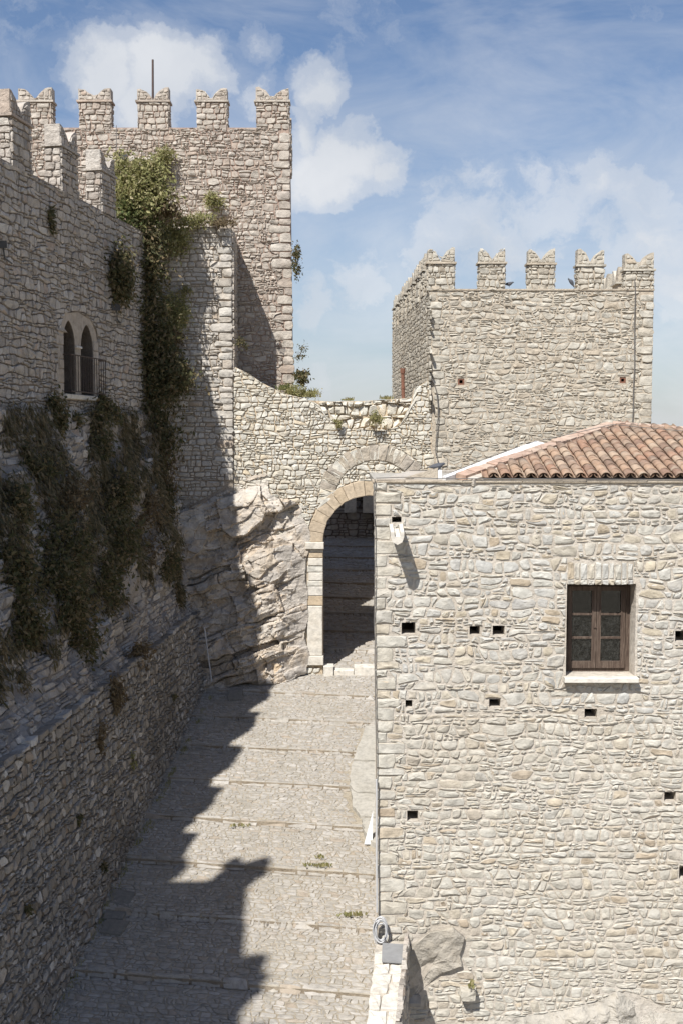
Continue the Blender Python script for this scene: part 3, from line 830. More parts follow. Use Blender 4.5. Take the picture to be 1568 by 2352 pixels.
mb = MB(); a = P(268, 372, 36.0); b = P(268, 288, 36.0); mb.tube([a, b], .012, 5); c = P(268, 320, 36.0); mb.tube([c - Vector((.14, 0, 0)), c + Vector((.14, 0, 0))], .008, 5); mb.tube([c - Vector((.09, 0, -.12)), c + Vector((.09, 0, .12))], .008, 5)
props(mb.obj('antenna', M['cable'], loc=a), 'thin grey antenna mast in front of the left tower by the vines', 'antenna')

# ---------------------------------------------------------------- buttress turret
GY = 34.6
GF = frontal(GY)
def turret():
    r = random.Random(41)
    F = frontal(GY - .06)
    R_ = F.uv(535, 700)[0]; top = F.uv(480, 522)[1]; bot = F.uv(480, 1215)[1]
    vj = F.uv(535, 838)[1]
    th = thing('buttress_turret', 'pale square stone turret with dry plants on top, before the large left tower', 'turret', F.to3(R_ - 1.5, bot, -1))
    L = F.uv(345, 800)[0]
    tp = lerp_profile([(L, F.uv(345, 575)[1]), (F.uv(372, 560)[0], F.uv(372, 560)[1]), (F.uv(400, 530)[0], F.uv(400, 530)[1]), (F.uv(430, 522)[0], top), (R_, F.uv(535, 518)[1])])
    bp = lerp_profile([(L, bot), (F.uv(400, 1190)[0], F.uv(400, 1185)[1]), (R_, F.uv(535, 1105)[1])])
    v, f = prism(F, [(L, bot), (R_ - .02, bp(R_) - .3), (R_ - .02, tp(R_)), (F.uv(430, 522)[0], tp(F.uv(430, 522)[0])), (F.uv(400, 530)[0], tp(F.uv(400, 530)[0])), (F.uv(372, 560)[0], tp(F.uv(372, 560)[0])), (L, tp(L))], [], -.02, -2.4, shift=(-.10, 0))
    mesh_obj('wall', v, f, M['turret_mortar'], th)
    qs, qf = quoins(lambda v: R_, bp(R_), top - .2, r, hr=(.17, .29), wr=(.32, .6), side=-1)
    lay(th, F, qs, M['turret_stone'], r, None, limit=60, name='corner_stone', joint=.018, proud=(.02, .05), rough=.018)
    cs = cells(L, R_, bot, top + .2, (.105, .20), (.15, .48), r, split=.22, slant=.18, wob=.16)
    lay(th, F, cs, M['turret_stone'], r, poly_proj(left_of(qf), below(lambda u: tp(u) + .04 * noise.noise(Vector((u * 4, 0, 1)))), above(bp)), limit=240, joint=.022, proud=(.008, .045), rough=.018)
    E = Face(F.to3(R_ + .02, 0, 0), (-.043, 1, 0), (0, 0, 1))
    va, vb_ = F.uv(538, 745)[1], F.uv(538, 665)[1]
    cs = cells(0, 2.3, vj - .3, top - .05, (.14, .25), (.2, .55), r)
    lay(th, E, cs, M['keep_stone'], r, poly_proj(outside_rect(.35, .75, va, vb_), left_of(2.3), right_of(0.02)), limit=40, joint=.02, proud=(.01, .03), rough=.015)
    q = MB(); q.box(E.to3(.35, va, .012), E.u * .4, E.v * (vb_ - va), E.n * .004); q.obj('slit', M['void'], th)
turret()

# ---------------------------------------------------------------- gate wall with the arch
def gate():
    r = random.Random(51)
    F = GF
    U = lambda x, y: F.uv(x, y)
    th = thing('gate_wall', 'ruined stone wall with an arched gateway between the two towers', 'gate wall', F.to3(0, CZ - 8, -.6))
    bot = CZ - 8.9
    prof = [(505, 836), (535, 840), (575, 860), (600, 878), (650, 903), (700, 915), (735, 930), (748, 962), (800, 984), (880, 990), (925, 975), (942, 935), (950, 893), (984, 872), (985, 869)]
    pu = [U(*p) for p in prof]; tp = lerp_profile(pu)
    cu, cv = U(848, 1245); ra = cu - U(741, 1245)[0]; rb = cu - U(706, 1245)[0]
    hole = [(cu - ra, bot + .1), (cu + ra, bot + .1), (cu + ra, cv)] + [(cu + ra * math.cos(a), cv + ra * math.sin(a)) for a in [math.pi * k / 20 for k in range(1, 20)]] + [(cu - ra, cv)]
    outl = [(pu[0][0], bot), (pu[-1][0], bot)] + pu[::-1]
    mesh_obj('wall', *prism(F, [(pu[0][0], bot), (U(1001, 1100)[0], bot), U(1001, 1100)] + pu[::-1], [hole], -.027, -.45), M['gate_mortar'], th)
    core = [U(*p) for p in [(560, 870), (640, 900), (700, 918), (760, 921), (830, 920), (900, 916), (945, 912), (984, 905)]]
    mesh_obj('core', *prism(F, [(pu[0][0], bot), (pu[-1][0], bot)] + core[::-1] + [pu[0]], [hole], -.46, -1.35), M['gate_mortar'], th)
    cp = lerp_profile(core)
    cs = cells(U(735, 900)[0], U(960, 900)[0], U(850, 992)[1], U(850, 915)[1] + .1, (.12, .3), (.15, .5), r, split=.2, slant=.5, wob=.35)
    Fc = frontal(GY + .46)
    lay(th, Fc, cs, M['gate_stone'], r, below(cp), limit=60, name='core_stone', rest='core_rubble', joint=.03, proud=(.02, .16), rough=.05)
    # relieving arch
    cu2, cv2 = U(862, 1152); r0 = cu2 * 0 + (U(862 + 94, 1152)[0] - cu2); r1 = U(862 + 131, 1152)[0] - cu2
    n = 15
    for k in range(n):
        a0 = rad(168 - 152 * k / n); a1 = rad(168 - 152 * (k + 1) / n)
        s = stone(arc_stone(cu2, cv2, r0, r1 * r.uniform(.98, 1.04), a1, a0), F, r, joint=.02, proud=(.015, .035), rough=.02, corner=(.02, .06))
        mesh_obj('relieving_arch_stone', *s, M['tan_arch'], th)
    # voussoirs
    n = 17
    for k in range(n):
        a0 = math.pi * (1 - k / n); a1 = math.pi * (1 - (k + 1) / n)
        s = stone(arc_stone(cu, cv, ra - .012, rb, a1, a0), F, r, joint=.008, proud=(.03, .04), rough=.004, corner=(.0, .008), sink=.4)
        mesh_obj('voussoir', *s, M['white_stone'] if k == 9 else M['ashlar'], th)
    def blk(name, a, b, c, d, h, mat, h0=-.4):
        (x0, z0), (x1, z1) = U(a, d), U(b, c)
        mesh_obj(name, *block(F, x0, x1, z0, z1, h0, h), mat, th)
    blk('capital', 702, 744, 1245, 1260.5, .14, M['white_stone'])
    for c, d, mt, a in ((1261, 1269, 'white_stone', 711), (1269, 1281, 'ashlar', 709), (1282, 1299, 'white_stone', 708), (1300, 1314, 'gate_stone', 706), (1315, 1333, 'white_stone', 709), (1334, 1346, 'gate_stone', 706), (1347, 1368, 'white_stone', 707), (1369, 1390, 'ashlar', 706)):
        blk('jamb_stone', a, 741.5, c, d, r.uniform(.01, .05), M[mt])
    blk('pilaster', 706, 740.5, 1391.5, 1505, .06, M['white_stone'])
    blk('pilaster_base', 701, 743, 1505.5, 1527, .10, M['white_stone'])
    xl = U(704, 1300)[0]
    cs = cells(U(500, 900)[0], U(985, 900)[0], U(700, 1560)[1], U(540, 838)[1] + .2, (.08, .19), (.10, .40), r, split=.3, slant=.45, wob=.38)
    lb = U(536, 900)[0]
    rg = lerp_profile([(U(985, 1100)[1], U(1000, 1100)[0]), (U(985, 870)[1], U(984, 870)[0])])
    def jambs(u, v):
        if v < cv and u > xl:
            if v < U(0, 1528)[1]: return (u, v) if u < cu - ra else None
            if u > xl + .35: return None
            return (xl, v)
        return (u, v)
    pj = poly_proj(below(lambda u: tp(u) + .05 * noise.noise(Vector((u * 5, 2, 1)))), right_of(lb), left_of(rg), outside_disc(cu, cv, rb + .01, cv), jambs, outside_ring(cu2, cv2, r0, r1, cv2 + .1))
    lay(th, F, cs, M['gate_stone'], r, pj, limit=240, joint=.026, proud=(.003, .03), rough=.015)
    # threshold
    G = frontal(GY - .12)
    for a, b, c, d, h in ((743, 766, 1530, 1556, .06), (767, 812, 1540, 1556, .0), (813, 862, 1531, 1556, .05)):
        (x0, z0), (x1, z1) = G.uv(a, d), G.uv(b, c)
        mesh_obj('threshold_stone', *block(G, x0, x1, z0 - .1, z1, -.4, h), M['white_stone'], th)
gate()
F = frontal(52.0)
def far_wall():
    r = random.Random(77)
    th = thing('courtyard_wall', 'shaded rubble wall with small openings seen through the arched gateway', 'wall', (0, 52, CZ - 5))
    o1 = [F.uv(764, 1160), F.uv(778, 1160), F.uv(778, 1128), F.uv(764, 1128)]
    v, f = prism(F, [(-9, CZ - 6.5), (9, CZ - 6.5), (9, CZ - 1.2), (-9, CZ - 1.2)], [], -.02, -.8)
    mesh_obj('wall', v, f, M['curtain_mortar'], th)
    b = MB(); p = F.uv(790, 1175); b.box((p[0], 51.3, p[1]), (.55, 0, 0), (0, .72, 0), (0, 0, 2.6)); b.obj('pier', M['gate_stone'], th)
    b = MB(); p = F.uv(832, 1165); b.box((p[0], 51.0, p[1] - .2), (1.4, 0, 0), (0, 1.02, 0), (0, 0, 2.9)); b.obj('pier', M['gate_stone'], th)
    cs = cells(-2.2, 3.2, CZ - 6.3, CZ - 1.3, (.2, .34), (.25, .7), r, split=.3, slant=.25)
    lay(th, F, cs, M['curtain_stone'], r, None, limit=60, joint=.035, proud=(.02, .08), rough=.03)
far_wall()

# ---------------------------------------------------------------- rock outcrop under the turret
def boulder(poly, face, r, p0, sink=.5, rough=.09, seed=0.0):
    q = []
    n = len(poly)
    for i in range(n):
        a, b = poly[i], poly[(i + 1) % n]
        q += [a, (.5 * (a[0] + b[0]), .5 * (a[1] + b[1]))]
    n = len(q); cu = sum(p[0] for p in q) / n; cv = sum(p[1] for p in q) / n
    w = max(p[0] for p in q) - min(p[0] for p in q); h = max(p[1] for p in q) - min(p[1] for p in q)
    tu, tv = r.uniform(-.14, .14), r.uniform(-.22, .08)
    vs = []; fs = []
    rings = [(.99, None), (.985, .25), (.96, .72), (.86, .95), (.6, 1.0), (.3, 1.02)]
    for (k, hh) in rings:
        for (u, v) in q:
            du, dv = (u - cu) * k, (v - cv) * k
            hgt = -sink if hh is None else max(.02, p0 * hh + (tu * du + tv * dv))
            p = face.to3(cu + du, cv + dv, hgt)
            if hh is not None:
                d = noise.fractal(p * 1.6, 1.0, 2.1, 4) * rough + (round(noise.noise(p * 1.1 + Vector((seed, 0, 0))) * 3) / 3) * rough * .9
                p = p + face.n * d * (1 if hh > .3 else .4) + face.u * noise.noise(p * 3 + Vector((9, 0, 0))) * rough * .3 + face.v * noise.noise(p * 3 + Vector((0, 9, 0))) * rough * .35
            vs.append(p)
    vs.append(face.to3(cu, cv, p0) + face.n * noise.noise(face.to3(cu, cv, 0) * 2) * rough)
    m = len(rings)
    for a in range(m - 1):
        for i in range(n): fs.append([a * n + i, a * n + (i + 1) % n, (a + 1) * n + (i + 1) % n, (a + 1) * n + i])
    for i in range(n): fs.append([(m - 1) * n + i, (m - 1) * n + (i + 1) % n, m * n])
    return vs, fs
def outcrop():
    r = random.Random(61)
    o = P(560, 1110, GY + .05)
    V = Vector((0, .17, 1)).normalized(); U = Vector((1, 0, 0)); a = rad(17)
    F = Face(o, U * math.cos(a) + V * math.sin(a), V * math.cos(a) - U * math.sin(a))
    S = Face(o, U, V)
    th = thing('rock_outcrop', 'tilted layered limestone outcrop between the shaded bank and the arch', 'rock', P(600, 1560, 33.2))
    reg = [(372, 1200), (500, 1140), (536, 1112), (585, 1095), (612, 1092), (622, 1130), (650, 1150), (690, 1165), (703, 1240), (702, 1560), (640, 1590), (560, 1605), (488, 1615), (400, 1620), (372, 1400)]
    ru = [F.uv(*p) for p in reg]
    # one continuous mass of tilted beds: each bed and each block in it steps out by its own amount, with open joints between
    beds = []; t = -6.0
    while t < 4.0:
        w = r.choice([.16, .22, .3, .45, .6, .8]) * r.uniform(.8, 1.2)
        off = r.uniform(-.13, .2); brk = []; x = -4.0 + r.random()
        while x < 9:
            l = r.uniform(.5, 1.9) * (.5 + w); brk.append((x, x + l, r.uniform(-.16, .16), r.uniform(-.12, .12), r.uniform(-.25, .1))); x += l
        beds.append((t, t + w, off, brk)); t += w
    def facets(u, v):
        t = 0.0
        for sx, sy, amp, tl, sd in ((1.2, 2.4, .16, .30, 3.0), (2.6, 4.6, .11, .46, 17.0), (6.5, 9.5, .04, .40, 29.0)):
            q = Vector((u * sx + .3 * noise.noise(Vector((u * 2, v * 2, sd))), v * sy + .3 * noise.noise(Vector((u * 2, v * 2, sd + 9))), sd))
            c = noise.voronoi(q)[1][0]
            k = noise.cell_vector(c * 7.31 + Vector((.5, .5, .5)))
            t += (k.x - .5) * amp + (k.y - .5) * tl * (q.x - c.x) / sx + (k.z - .5) * tl * 1.3 * (q.y - c.y) / sy
        return t
    big = [[S.uv(*p) for p in poly] for poly in ([(498, 1150), (506, 1180), (514, 1222), (535, 1236), (566, 1228), (606, 1200), (612, 1170), (602, 1150), (600, 1115), (575, 1118), (560, 1128), (530, 1140)], [(384, 1190), (395, 1262), (425, 1290), (450, 1278), (468, 1262), (478, 1235), (470, 1180), (450, 1172), (420, 1180)], [(560, 1300), (575, 1345), (600, 1352), (640, 1330), (668, 1300), (672, 1250), (640, 1238), (600, 1258)])]
    def relief(u, v):
        p = Vector((u, v, 0))
        vv = v + .16 * noise.noise(p * .9) + .05 * noise.noise(p * 3.1)
        uu = u + .14 * noise.noise(Vector((u * .9, v * 1.2, 5))) + .05 * noise.noise(Vector((u * 4, v * 4, 5)))
        for (a, b, off, brk) in beds:
            if vv < b: break
        for (c, d, o2, tu, tv) in brk:
            if uu < d: break
        e = min(vv - a, b - vv); e2 = min(uu - c, d - uu)
        h = off + o2 + tu * (uu - .5 * (c + d)) / max(.3, d - c) + tv * (vv - .5 * (a + b))
        op = max(0.0, noise.noise(Vector((u * 1.1, v * 1.1, 12))) + .08) * .28          # open joints come and go
        op2 = max(0.0, noise.noise(Vector((u * 1.3, v * 1.3, 31)))) * .24
        h -= op * (1 - min(1, e / .03)) + op2 * (1 - min(1, e2 / .025))
        q = Vector((u, v, 3))
        h += noise.fractal(q * 1.5, .9, 2.1, 5) * .10 + facets(u, v) * .8
        h += noise.fractal(Vector((u * 1.3, v * 8, 3)), 1.0, 2.0, 3) * .03 * (1 if noise.noise(q * .7) > 0 else .3) + abs(noise.noise(Vector((u, v, 9)) * .8)) * .2
        return h
    x0, z0 = S.uv(352, 1640); x1, z1 = S.uv(720, 1085)
    NU, NV = 220, 300; grid = []; f = []
    ca, sa = math.cos(a_ := rad(17)), math.sin(rad(17))
    for i in range(NU + 1):
        for k in range(NV + 1):
            su, sv = x0 + (x1 - x0) * i / NU, z0 + (z1 - z0) * k / NV
            u, v = su * ca + sv * sa, sv * ca - su * sa
            p = S.to3(su, sv, 0)
            hh = relief(u, v)
            wx, wz = su + .07 * noise.noise(p * 2.2), sv + .07 * noise.noise(p * 2.2 + Vector((3, 3, 3)))
            for bi, pl in enumerate(big):
                if inside(pl, wx, wz): hh = (.30, .20, .20)[bi] + facets(u * .7 + 5, v * .7) * .6 + noise.fractal(p * 1.4, .9, 2.1, 5) * .07
            xx, yy = pix(p)
            tp = min(1.0, max(.12, (708 - xx) / 70)) * min(1.0, max(.35, (yy - 1085) / 70))
            tx = min(1.0, max(0.0, (712 - xx) / 120))
            p = Vector((p.x, (GY - .02) + (p.y - GY + .02) * tx, p.z))
            grid.append(p + S.n * ((hh + .06) * tp + .02))
    for i in range(NU):
        for k in range(NV):
            p = S.to3(x0 + (x1 - x0) * (i + .5) / NU, z0 + (z1 - z0) * (k + .5) / NV, 0)
            wob = Vector((noise.noise(p * 1.5), noise.noise(p * 1.5 + Vector((5, 5, 5)))))
            x, y = pix(p)
            if inside(reg, x + wob.x * 14, y + wob.y * 14): f.append([i * (NV + 1) + k, (i + 1) * (NV + 1) + k, (i + 1) * (NV + 1) + k + 1, i * (NV + 1) + k + 1])
    used = sorted({q for c in f for q in c}); ix = {q: n for n, q in enumerate(used)}
    mesh_obj('bedrock', [grid[q] for q in used], [[ix[q] for q in c] for c in f], M['rock'], th, smooth=True)
outcrop()
# ---------------------------------------------------------------- right tower
def right_tower():
    r = random.Random(71)
    F = GF
    L = lerp_profile([(F.uv(985, 660)[1], F.uv(985, 660)[0]), (F.uv(1000, 1100)[1], F.uv(1000, 1100)[0])])
    R_ = F.uv(1499, 800)[0]
    top = F.uv(1200, 664)[1]; bot = CZ - 8
    th = thing('gate_tower', 'square crenellated stone tower at right behind the tiled roof', 'tower', F.to3(6, bot, -5))
    A = F.to3(L(top), 0, 0); Bk = P(902, 740, 47.0)
    D = 13.0
    sx = Bk.x - A.x
    hs = []
    holes_px = ((1050, 1065, 869, 884), (1422, 1436, 866, 880))
    for a, b, c, d in holes_px:
        (x0, z1), (x1, z0) = F.uv(a, c), F.uv(b, d)
        hs.append((x0, x1, z0, z1))
    v, f = prism(F, [(L(bot) + .02, bot), (R_ - .02, bot), (R_ - .02, top), (L(top) + .02, top)], [[(a, c), (b, c), (b, d), (a, d)] for a, b, c, d in hs], -.002, -.5)
    mesh_obj('front_wall', v, f, M['tower_mortar'], th)
    B = MB()
    B.hexa([(L(bot) + .02, GY + .52, bot), (R_ - .02, GY + .52, bot), (R_ - .1, GY + D, bot), (L(bot) + sx, GY + D, bot),
            (L(top) + .02, GY + .52, top - .9), (R_ - .02, GY + .52, top - .9), (R_ - .1, GY + D, top - .9), (L(top) + sx, GY + D, top - .9)])
    B.obj('walls', M['tower_mortar'], th)
    # side parapets
    W = Face(A, (sx, D, 0), (0, 0, 1)); W = Face(A, Vector((-sx, -D, 0)), (0, 0, 1))      # outward to the left
    B = MB()
    for (p, q) in ((Vector((L(top) + .02, GY + .52, 0)), Vector((L(top) + sx, GY + D, 0))),):
        d = q - p; B.box(p + Vector((0, 0, top - .92)), d, Vector((.45, 0, 0)), Vector((0, 0, .92)))
    B.box((R_ - .47, GY + .52, top - .92), (0, D - .5, 0), (.45, 0, 0), (0, 0, .92))
    B.box((L(top) + sx, GY + D - .45, top - .92), (R_ - L(top) - sx, 0, 0), (0, .45, 0), (0, 0, .97))
    B.obj('parapet', M['tower_mortar'], th)
    for (a, b, c, d) in hs:
        q = MB(); w = .05
        q.box(F.to3(a, c, -.02), F.u * w, F.v * (d - c), F.n * -.06); q.box(F.to3(b - w, c, -.02), F.u * w, F.v * (d - c), F.n * -.06)
        q.box(F.to3(a + w, d - w, -.02), F.u * (b - a - 2 * w), F.v * w, F.n * -.06); q.box(F.to3(a + w, c, -.02), F.u * (b - a - 2 * w), F.v * w, F.n * -.06)
        fr = q.obj('window', M['rust'], th)
        q = MB(); q.box(F.to3(a, c, -.40), F.u * (b - a), F.v * (d - c), F.n * -.05); q.obj('pane', M['void'], fr)
    vb = F.uv(1200, 1120)[1]
    ql, lf = quoins(L, vb, top - .3, r, hr=(.16, .3), wr=(.25, .5), side=1)
    qr, rf = quoins(lambda v: R_, vb, top - .3, r, hr=(.18, .3), wr=(.28, .5), side=-1)
    lay(th, F, ql + qr, M['tower_stone'], r, None, limit=60, name='corner_stone', joint=.018, proud=(.012, .045), rough=.02)
    cs = cells(L(vb), R_, vb, top, (.075, .21), (.10, .48), r, split=.3, slant=.5, wob=.42)
    pj = poly_proj(right_of(lf), left_of(rf), below(top - .06))
    lay(th, F, cs, M['tower_stone'], r, pj, limit=230, cuts=[(a - .03, b + .03, c - .03, d + .03) for a, b, c, d in hs], joint=.03, proud=(.003, .028), rough=.018, corner=(.08, .28))
    W = Face(A, Vector((-sx, -D, 0)), (0, 0, 1))
    # side wall stones: u runs from the back (-D) to the front corner (0)
    cs = cells(-D, 0, CZ + .8, top, (.11, .2), (.15, .42), r, split=.3, slant=.3, wob=.25)
    Lk = W
    lay(th, W, cs, M['tower_stone'], r, below(top - .05), limit=60, joint=.024, proud=(.002, .018), rough=.012)
    cop = MB(); cop.box(F.to3(L(top), top - .045, .03), F.u * (R_ - L(top)), F.v * .05, F.n * -.5); cop.obj('coping', M['tower_mortar'], th)
    hb = F.uv(1200, 606)[1] - top; hh = .52
    for (a, b, dz) in ((981, 1043, 0), (1099, 1159, 0), (1212, 1273, 2), (1325, 1386, 6), (1434, 1500, 16)):
        ua, ub = F.uv(a, 630)[0], F.uv(b, 630)[0]
        merlon(th, F, .5 * (ua + ub), top, ub - ua, hb - dz * .0133, hh - .05, .40, M['tower_stone'], M['tower_mortar'], r, ends=(True, True), size=((.12, .22), (.14, .4)))
    sp = 1.5
    for k in range(1, 9):
        c = -.42 - sp * k
        if c > -D + .3: merlon(th, W, c, top, .83, hb, hh - .05, .40, M['tower_stone'], M['tower_mortar'], r, ends=(False, True), size=((.14, .26), (.2, .42)), single=k < 3)
    E = Face((R_, GY, 0), (0, 1, 0), (0, 0, 1))
    for k in range(1, 8): merlon(th, E, .42 + sp * k, top, .83, hb - .2, hh - .05, .40, M['tower_stone'], M['tower_mortar'], r, ends=(False, False), single=False)
    Bf = Face((0, GY + D, 0), (-1, 0, 0), (0, 0, 1))
    return top
RT_TOP = right_tower()
# terracotta drain pipe and cables on the tower
mb = MB(); a = P(925, 915, 35.2); b = P(924, 858, 35.2); mb.tube([a, b], .055, 10); mb.tube([b, b + Vector((0, 0, .05)), P(924, 846, 35.2)], .075, 10, .085); mb.tube([P(925, 893, 35.2), P(925, 890, 35.2)], .066, 10)
props(mb.obj('drain_pipe', M['rust'], smooth=True, loc=a), 'rusty red upright pipe beside the left side of the right tower', 'pipe')
def cable(pts, y, rr, label, cat='cable', mat='cable', jit=2.0, name='cable', sub=4, seed=1):
    q = random.Random(seed); L = []
    for (a, b) in zip(pts, pts[1:]):
        for k in range(sub): L.append(P(a[0] + (b[0] - a[0]) * k / sub + q.uniform(-jit, jit), a[1] + (b[1] - a[1]) * k / sub, y))
    L.append(P(*pts[-1], y))
    m = MB(); m.tube(L, rr, 6)
    return props(m.obj(name, M[mat], loc=L[-1]), label, cat)
cable([(1457, 640), (1456, 760), (1455, 870), (1450, 1000)], GY - .1, .014, 'dark cable hanging down the right end of the right tower', jit=1)
cable([(990, 862), (1003, 900), (1004, 960), (1000, 1030), (1003, 1060), (1012, 1085)], GY - .12, .016, 'grey cable hanging where the gate wall meets the right tower', jit=1.5, seed=4)

# ---------------------------------------------------------------- house on the right
HY = 18.9
HF = frontal(HY)
def house():
    r = random.Random(81)
    F = HF; U = F.uv
    Lp = lerp_profile([(U(858, 1103)[1], U(858, 1103)[0]), (U(868, 2150)[1], U(868, 2150)[0])])
    top = U(1200, 1105)[1]; bot = CZ - 10.6
    th = thing('stone_house', 'pale rubble stone house with tiled roof and wooden window, filling the right foreground', 'house', F.to3(4, bot, -3))
    XR = 8.6
    px_holes = [(921, 953, 1430, 1457), (1077, 1101, 1438, 1458), (1130, 1158, 1437, 1459), (930, 946, 1608, 1625), (1122, 1148, 1606, 1624), (1341, 1370, 1628, 1649), (1524, 1551, 1819, 1841), (934, 959, 1862, 1886), (1549, 1580, 1449, 1474), (1558, 1585, 1990, 2020), (899, 921, 1187, 1200)]
    holes = []
    for a, b, c, d in px_holes:
        x0, z0 = U(a, d); x1, z1 = U(b, c); holes.append((x0, x1, z0, z1))
    wx0, wz0 = U(1298, 1553); wx1, wz1 = U(1460, 1341)
    rects = [[(a, c), (b, c), (b, d), (a, d)] for a, b, c, d in holes]
    wrect = [(wx0, wz0), (wx1, wz0), (wx1, wz1), (wx0, wz1)]
    mesh_obj('wall', *prism(F, [(Lp(bot) + .015, bot), (XR, bot), (XR, top), (Lp(top) + .015, top)], rects + [wrect], -.003, -.5), M['house_mortar'], th)
    # side and back walls, floor of the attic
    sd = Vector((math.sin(rad(9)), math.cos(rad(9)), 0))
    A = F.to3(Lp(top) + .05, 0, -.5)
    B = MB(); B.box(Vector((A.x, A.y, bot)), sd * 6.2, Vector((.45, 0, 0)), Vector((0, 0, top - bot - .02)))
    B.box((A.x + .9, HY + 6.2, bot), (8, 0, 0), (0, .4, 0), (0, 0, top - bot - .02)); B.box((XR - .4, HY + .52, bot), (.38, 0, 0), (0, 5.6, 0), (0, 0, top - bot - .02)); B.obj('rear_walls', M['house_mortar'], th)
    B = MB(); B.box((A.x + .46, HY + .52, CZ - 6), (XR - A.x - .9, 0, 0), (0, 5.6, 0), (0, 0, .1)); B.obj('floor', M['void'], th)
    B = MB(); B.box((A.x + .02, HY + .04, top - .16), (XR - A.x - .1, 0, 0), (0, 5.8, 0), (0, 0, .1)); B.obj('terrace', M['concrete'], th)
    B = MB(); B.box((wx0 - .8, HY + 3.0, wz0 - 1.4), (3.4, 0, 0), (0, .05, 0), (0, 0, 4)); B.obj('dark_room', M['void'], th)
    # facade stones
    vq = U(0, 2170)[1]
    qs, qf = quoins(lambda v: Lp(v) - .014, vq, top - .05, r, hr=(.13, .27), wr=(.24, .44), side=1)
    # the spout hole lies in the corner zone
    ex = []
    cuts = [(a - .012, b + .012, c - .01, d + .01) for a, b, c, d in holes] + [(wx0 - .012, wx1 + .012, wz0 - .09, wz1 + .01)]
    lz = U(0, 1288)[1]
    lx0, lx1 = U(1302, 1320)[0], U(1452, 1320)[0]
    cuts.append((lx0, lx1, wz1 - .01, lz))
    n = lay(th, F, qs, M['house_stone_warm'], r, None, limit=60, cuts=cuts, name='corner_stone', joint=.026, proud=(.006, .026), rough=.011, extra=True, corner=(.02, .08))
    zm = U(0, 1640)[1]
    up = cells(.5, 6.2, zm, top, (.085, .215), (.10, .43), r, split=.32, slant=.4, wob=.34, vsplit=.25)
    lo = cells(.5, 6.2, CZ - 10.3, zm - .0, (.07, .175), (.095, .39), r, split=.24, slant=.38, wob=.34, vsplit=.2)
    # boulder and bedrock patches keep their place at the foot of the wall
    rk = [U(*p) for p in [(905, 2240), (940, 2170), (985, 2140), (1040, 2128), (1066, 2150), (1055, 2190), (1060, 2215), (1010, 2235), (970, 2270), (935, 2310), (910, 2345)]]
    bedrock = lerp_profile([U(*p) for p in [(1000, 2400), (1120, 2352), (1180, 2335), (1300, 2318), (1360, 2300), (1430, 2270), (1500, 2300), (1540, 2325), (1620, 2330)]])
    def rockfree(u, v):
        if inside(rk, u, v): return None
        return (u, v)
    pj = poly_proj(right_of(qf), below(top - .05), *ex, rockfree, above(bedrock))
    k = lay(th, F, up, M['house_stone'], r, poly_proj(right_of(qf), below(top - .05), above(zm + .0)), limit=150, cuts=cuts, joint=.031, proud=(.004, .024), rough=.009, corner=(.06, .26), extra=True)
    lay(th, F, lo, M['house_stone_warm'], r, poly_proj(pj, below(zm)), limit=150, cuts=cuts, joint=.023, proud=(.004, .025), rough=.009, corner=(.06, .26), extra=True)
    # flat arch of upright stones over the window
    u = lx0
    while u < lx1 - .03:
        w = min(r.uniform(.085, .13), lx1 - u)
        h0 = U(0, 1331)[1]
        s = stone(quad8(u, u + w, h0, lz - r.uniform(0, .05), r, .008), F, r, joint=.022, proud=(.015, .035), rough=.012, corner=(.02, .1)); mesh_obj('lintel_stone', *s, M['house_stone'], th)
        s = stone(quad8(u, u + w, wz1 - .02, h0, r, .008), F, r, joint=.016, proud=(.02, .05), rough=.015, corner=(.05, .15)); mesh_obj('lintel_stone', *s, M['house_stone'], th)
        u += w
    # rock built into the foot of the wall
    c = [p for p in rk]
    if area(c) < 0: c = c[::-1]
    mesh_obj('built_in_rock', *boulder(c, F, r, .03, rough=.075, seed=2.0), M['bed_rock'], th)
    # window
    D = .38
    w = MB(); fw = .09
    w.box(F.to3(wx0, wz0, -D), F.u * fw, F.v * (wz1 - wz0), F.n * -.1); w.box(F.to3(wx1 - fw, wz0, -D), F.u * fw, F.v * (wz1 - wz0), F.n * -.1)
    w.box(F.to3(wx0 + fw, wz0, -D), F.u * (wx1 - wx0 - 2 * fw), F.v * .07, F.n * -.1); w.box(F.to3(wx0 + fw, wz1 - fw, -D), F.u * (wx1 - wx0 - 2 * fw), F.v * fw, F.n * -.1)
    win = w.obj('window', M['wood'], th)
    cm = .5 * (wx0 + wx1)
    for sgn in (0, 1):
        a, b = (wx0 + fw, cm - .004) if sgn == 0 else (cm + .004, wx1 - fw)
        c, d = wz0 + .07, wz1 - fw
        sw = .075; q = MB()
        q.box(F.to3(a, c, -D + .035), F.u * sw, F.v * (d - c), F.n * -.06); q.box(F.to3(b - sw, c, -D + .035), F.u * sw, F.v * (d - c), F.n * -.06)
        q.box(F.to3(a + sw, c, -D + .035), F.u * (b - a - 2 * sw), F.v * .12, F.n * -.06); q.box(F.to3(a + sw, d - sw, -D + .035), F.u * (b - a - 2 * sw), F.v * sw, F.n * -.06)
        q.obj('casement', M['wood'], win)
        ph = (d - sw - c - .12)
        for k in (1, 2):
            q = MB(); zz = c + .12 + ph * k / 3
            q.box(F.to3(a + sw, zz - .018, -D + .03), F.u * (b - a - 2 * sw), F.v * .036, F.n * -.045); q.obj('glazing_bar', M['wood'], win)
        for k in range(3):
            q = MB(); z0, z1 = c + .12 + ph * k / 3 + .02 * (k > 0), c + .12 + ph * (k + 1) / 3 - .02 * (k < 2)
            p = [F.to3(a + sw, z0, -D), F.to3(b - sw, z0, -D), F.to3(b - sw, z1, -D), F.to3(a + sw, z1, -D)]
            q.box(p[0], p[1] - p[0], p[3] - p[0], F.n * -.005); q.obj('pane', M['glass'], win)
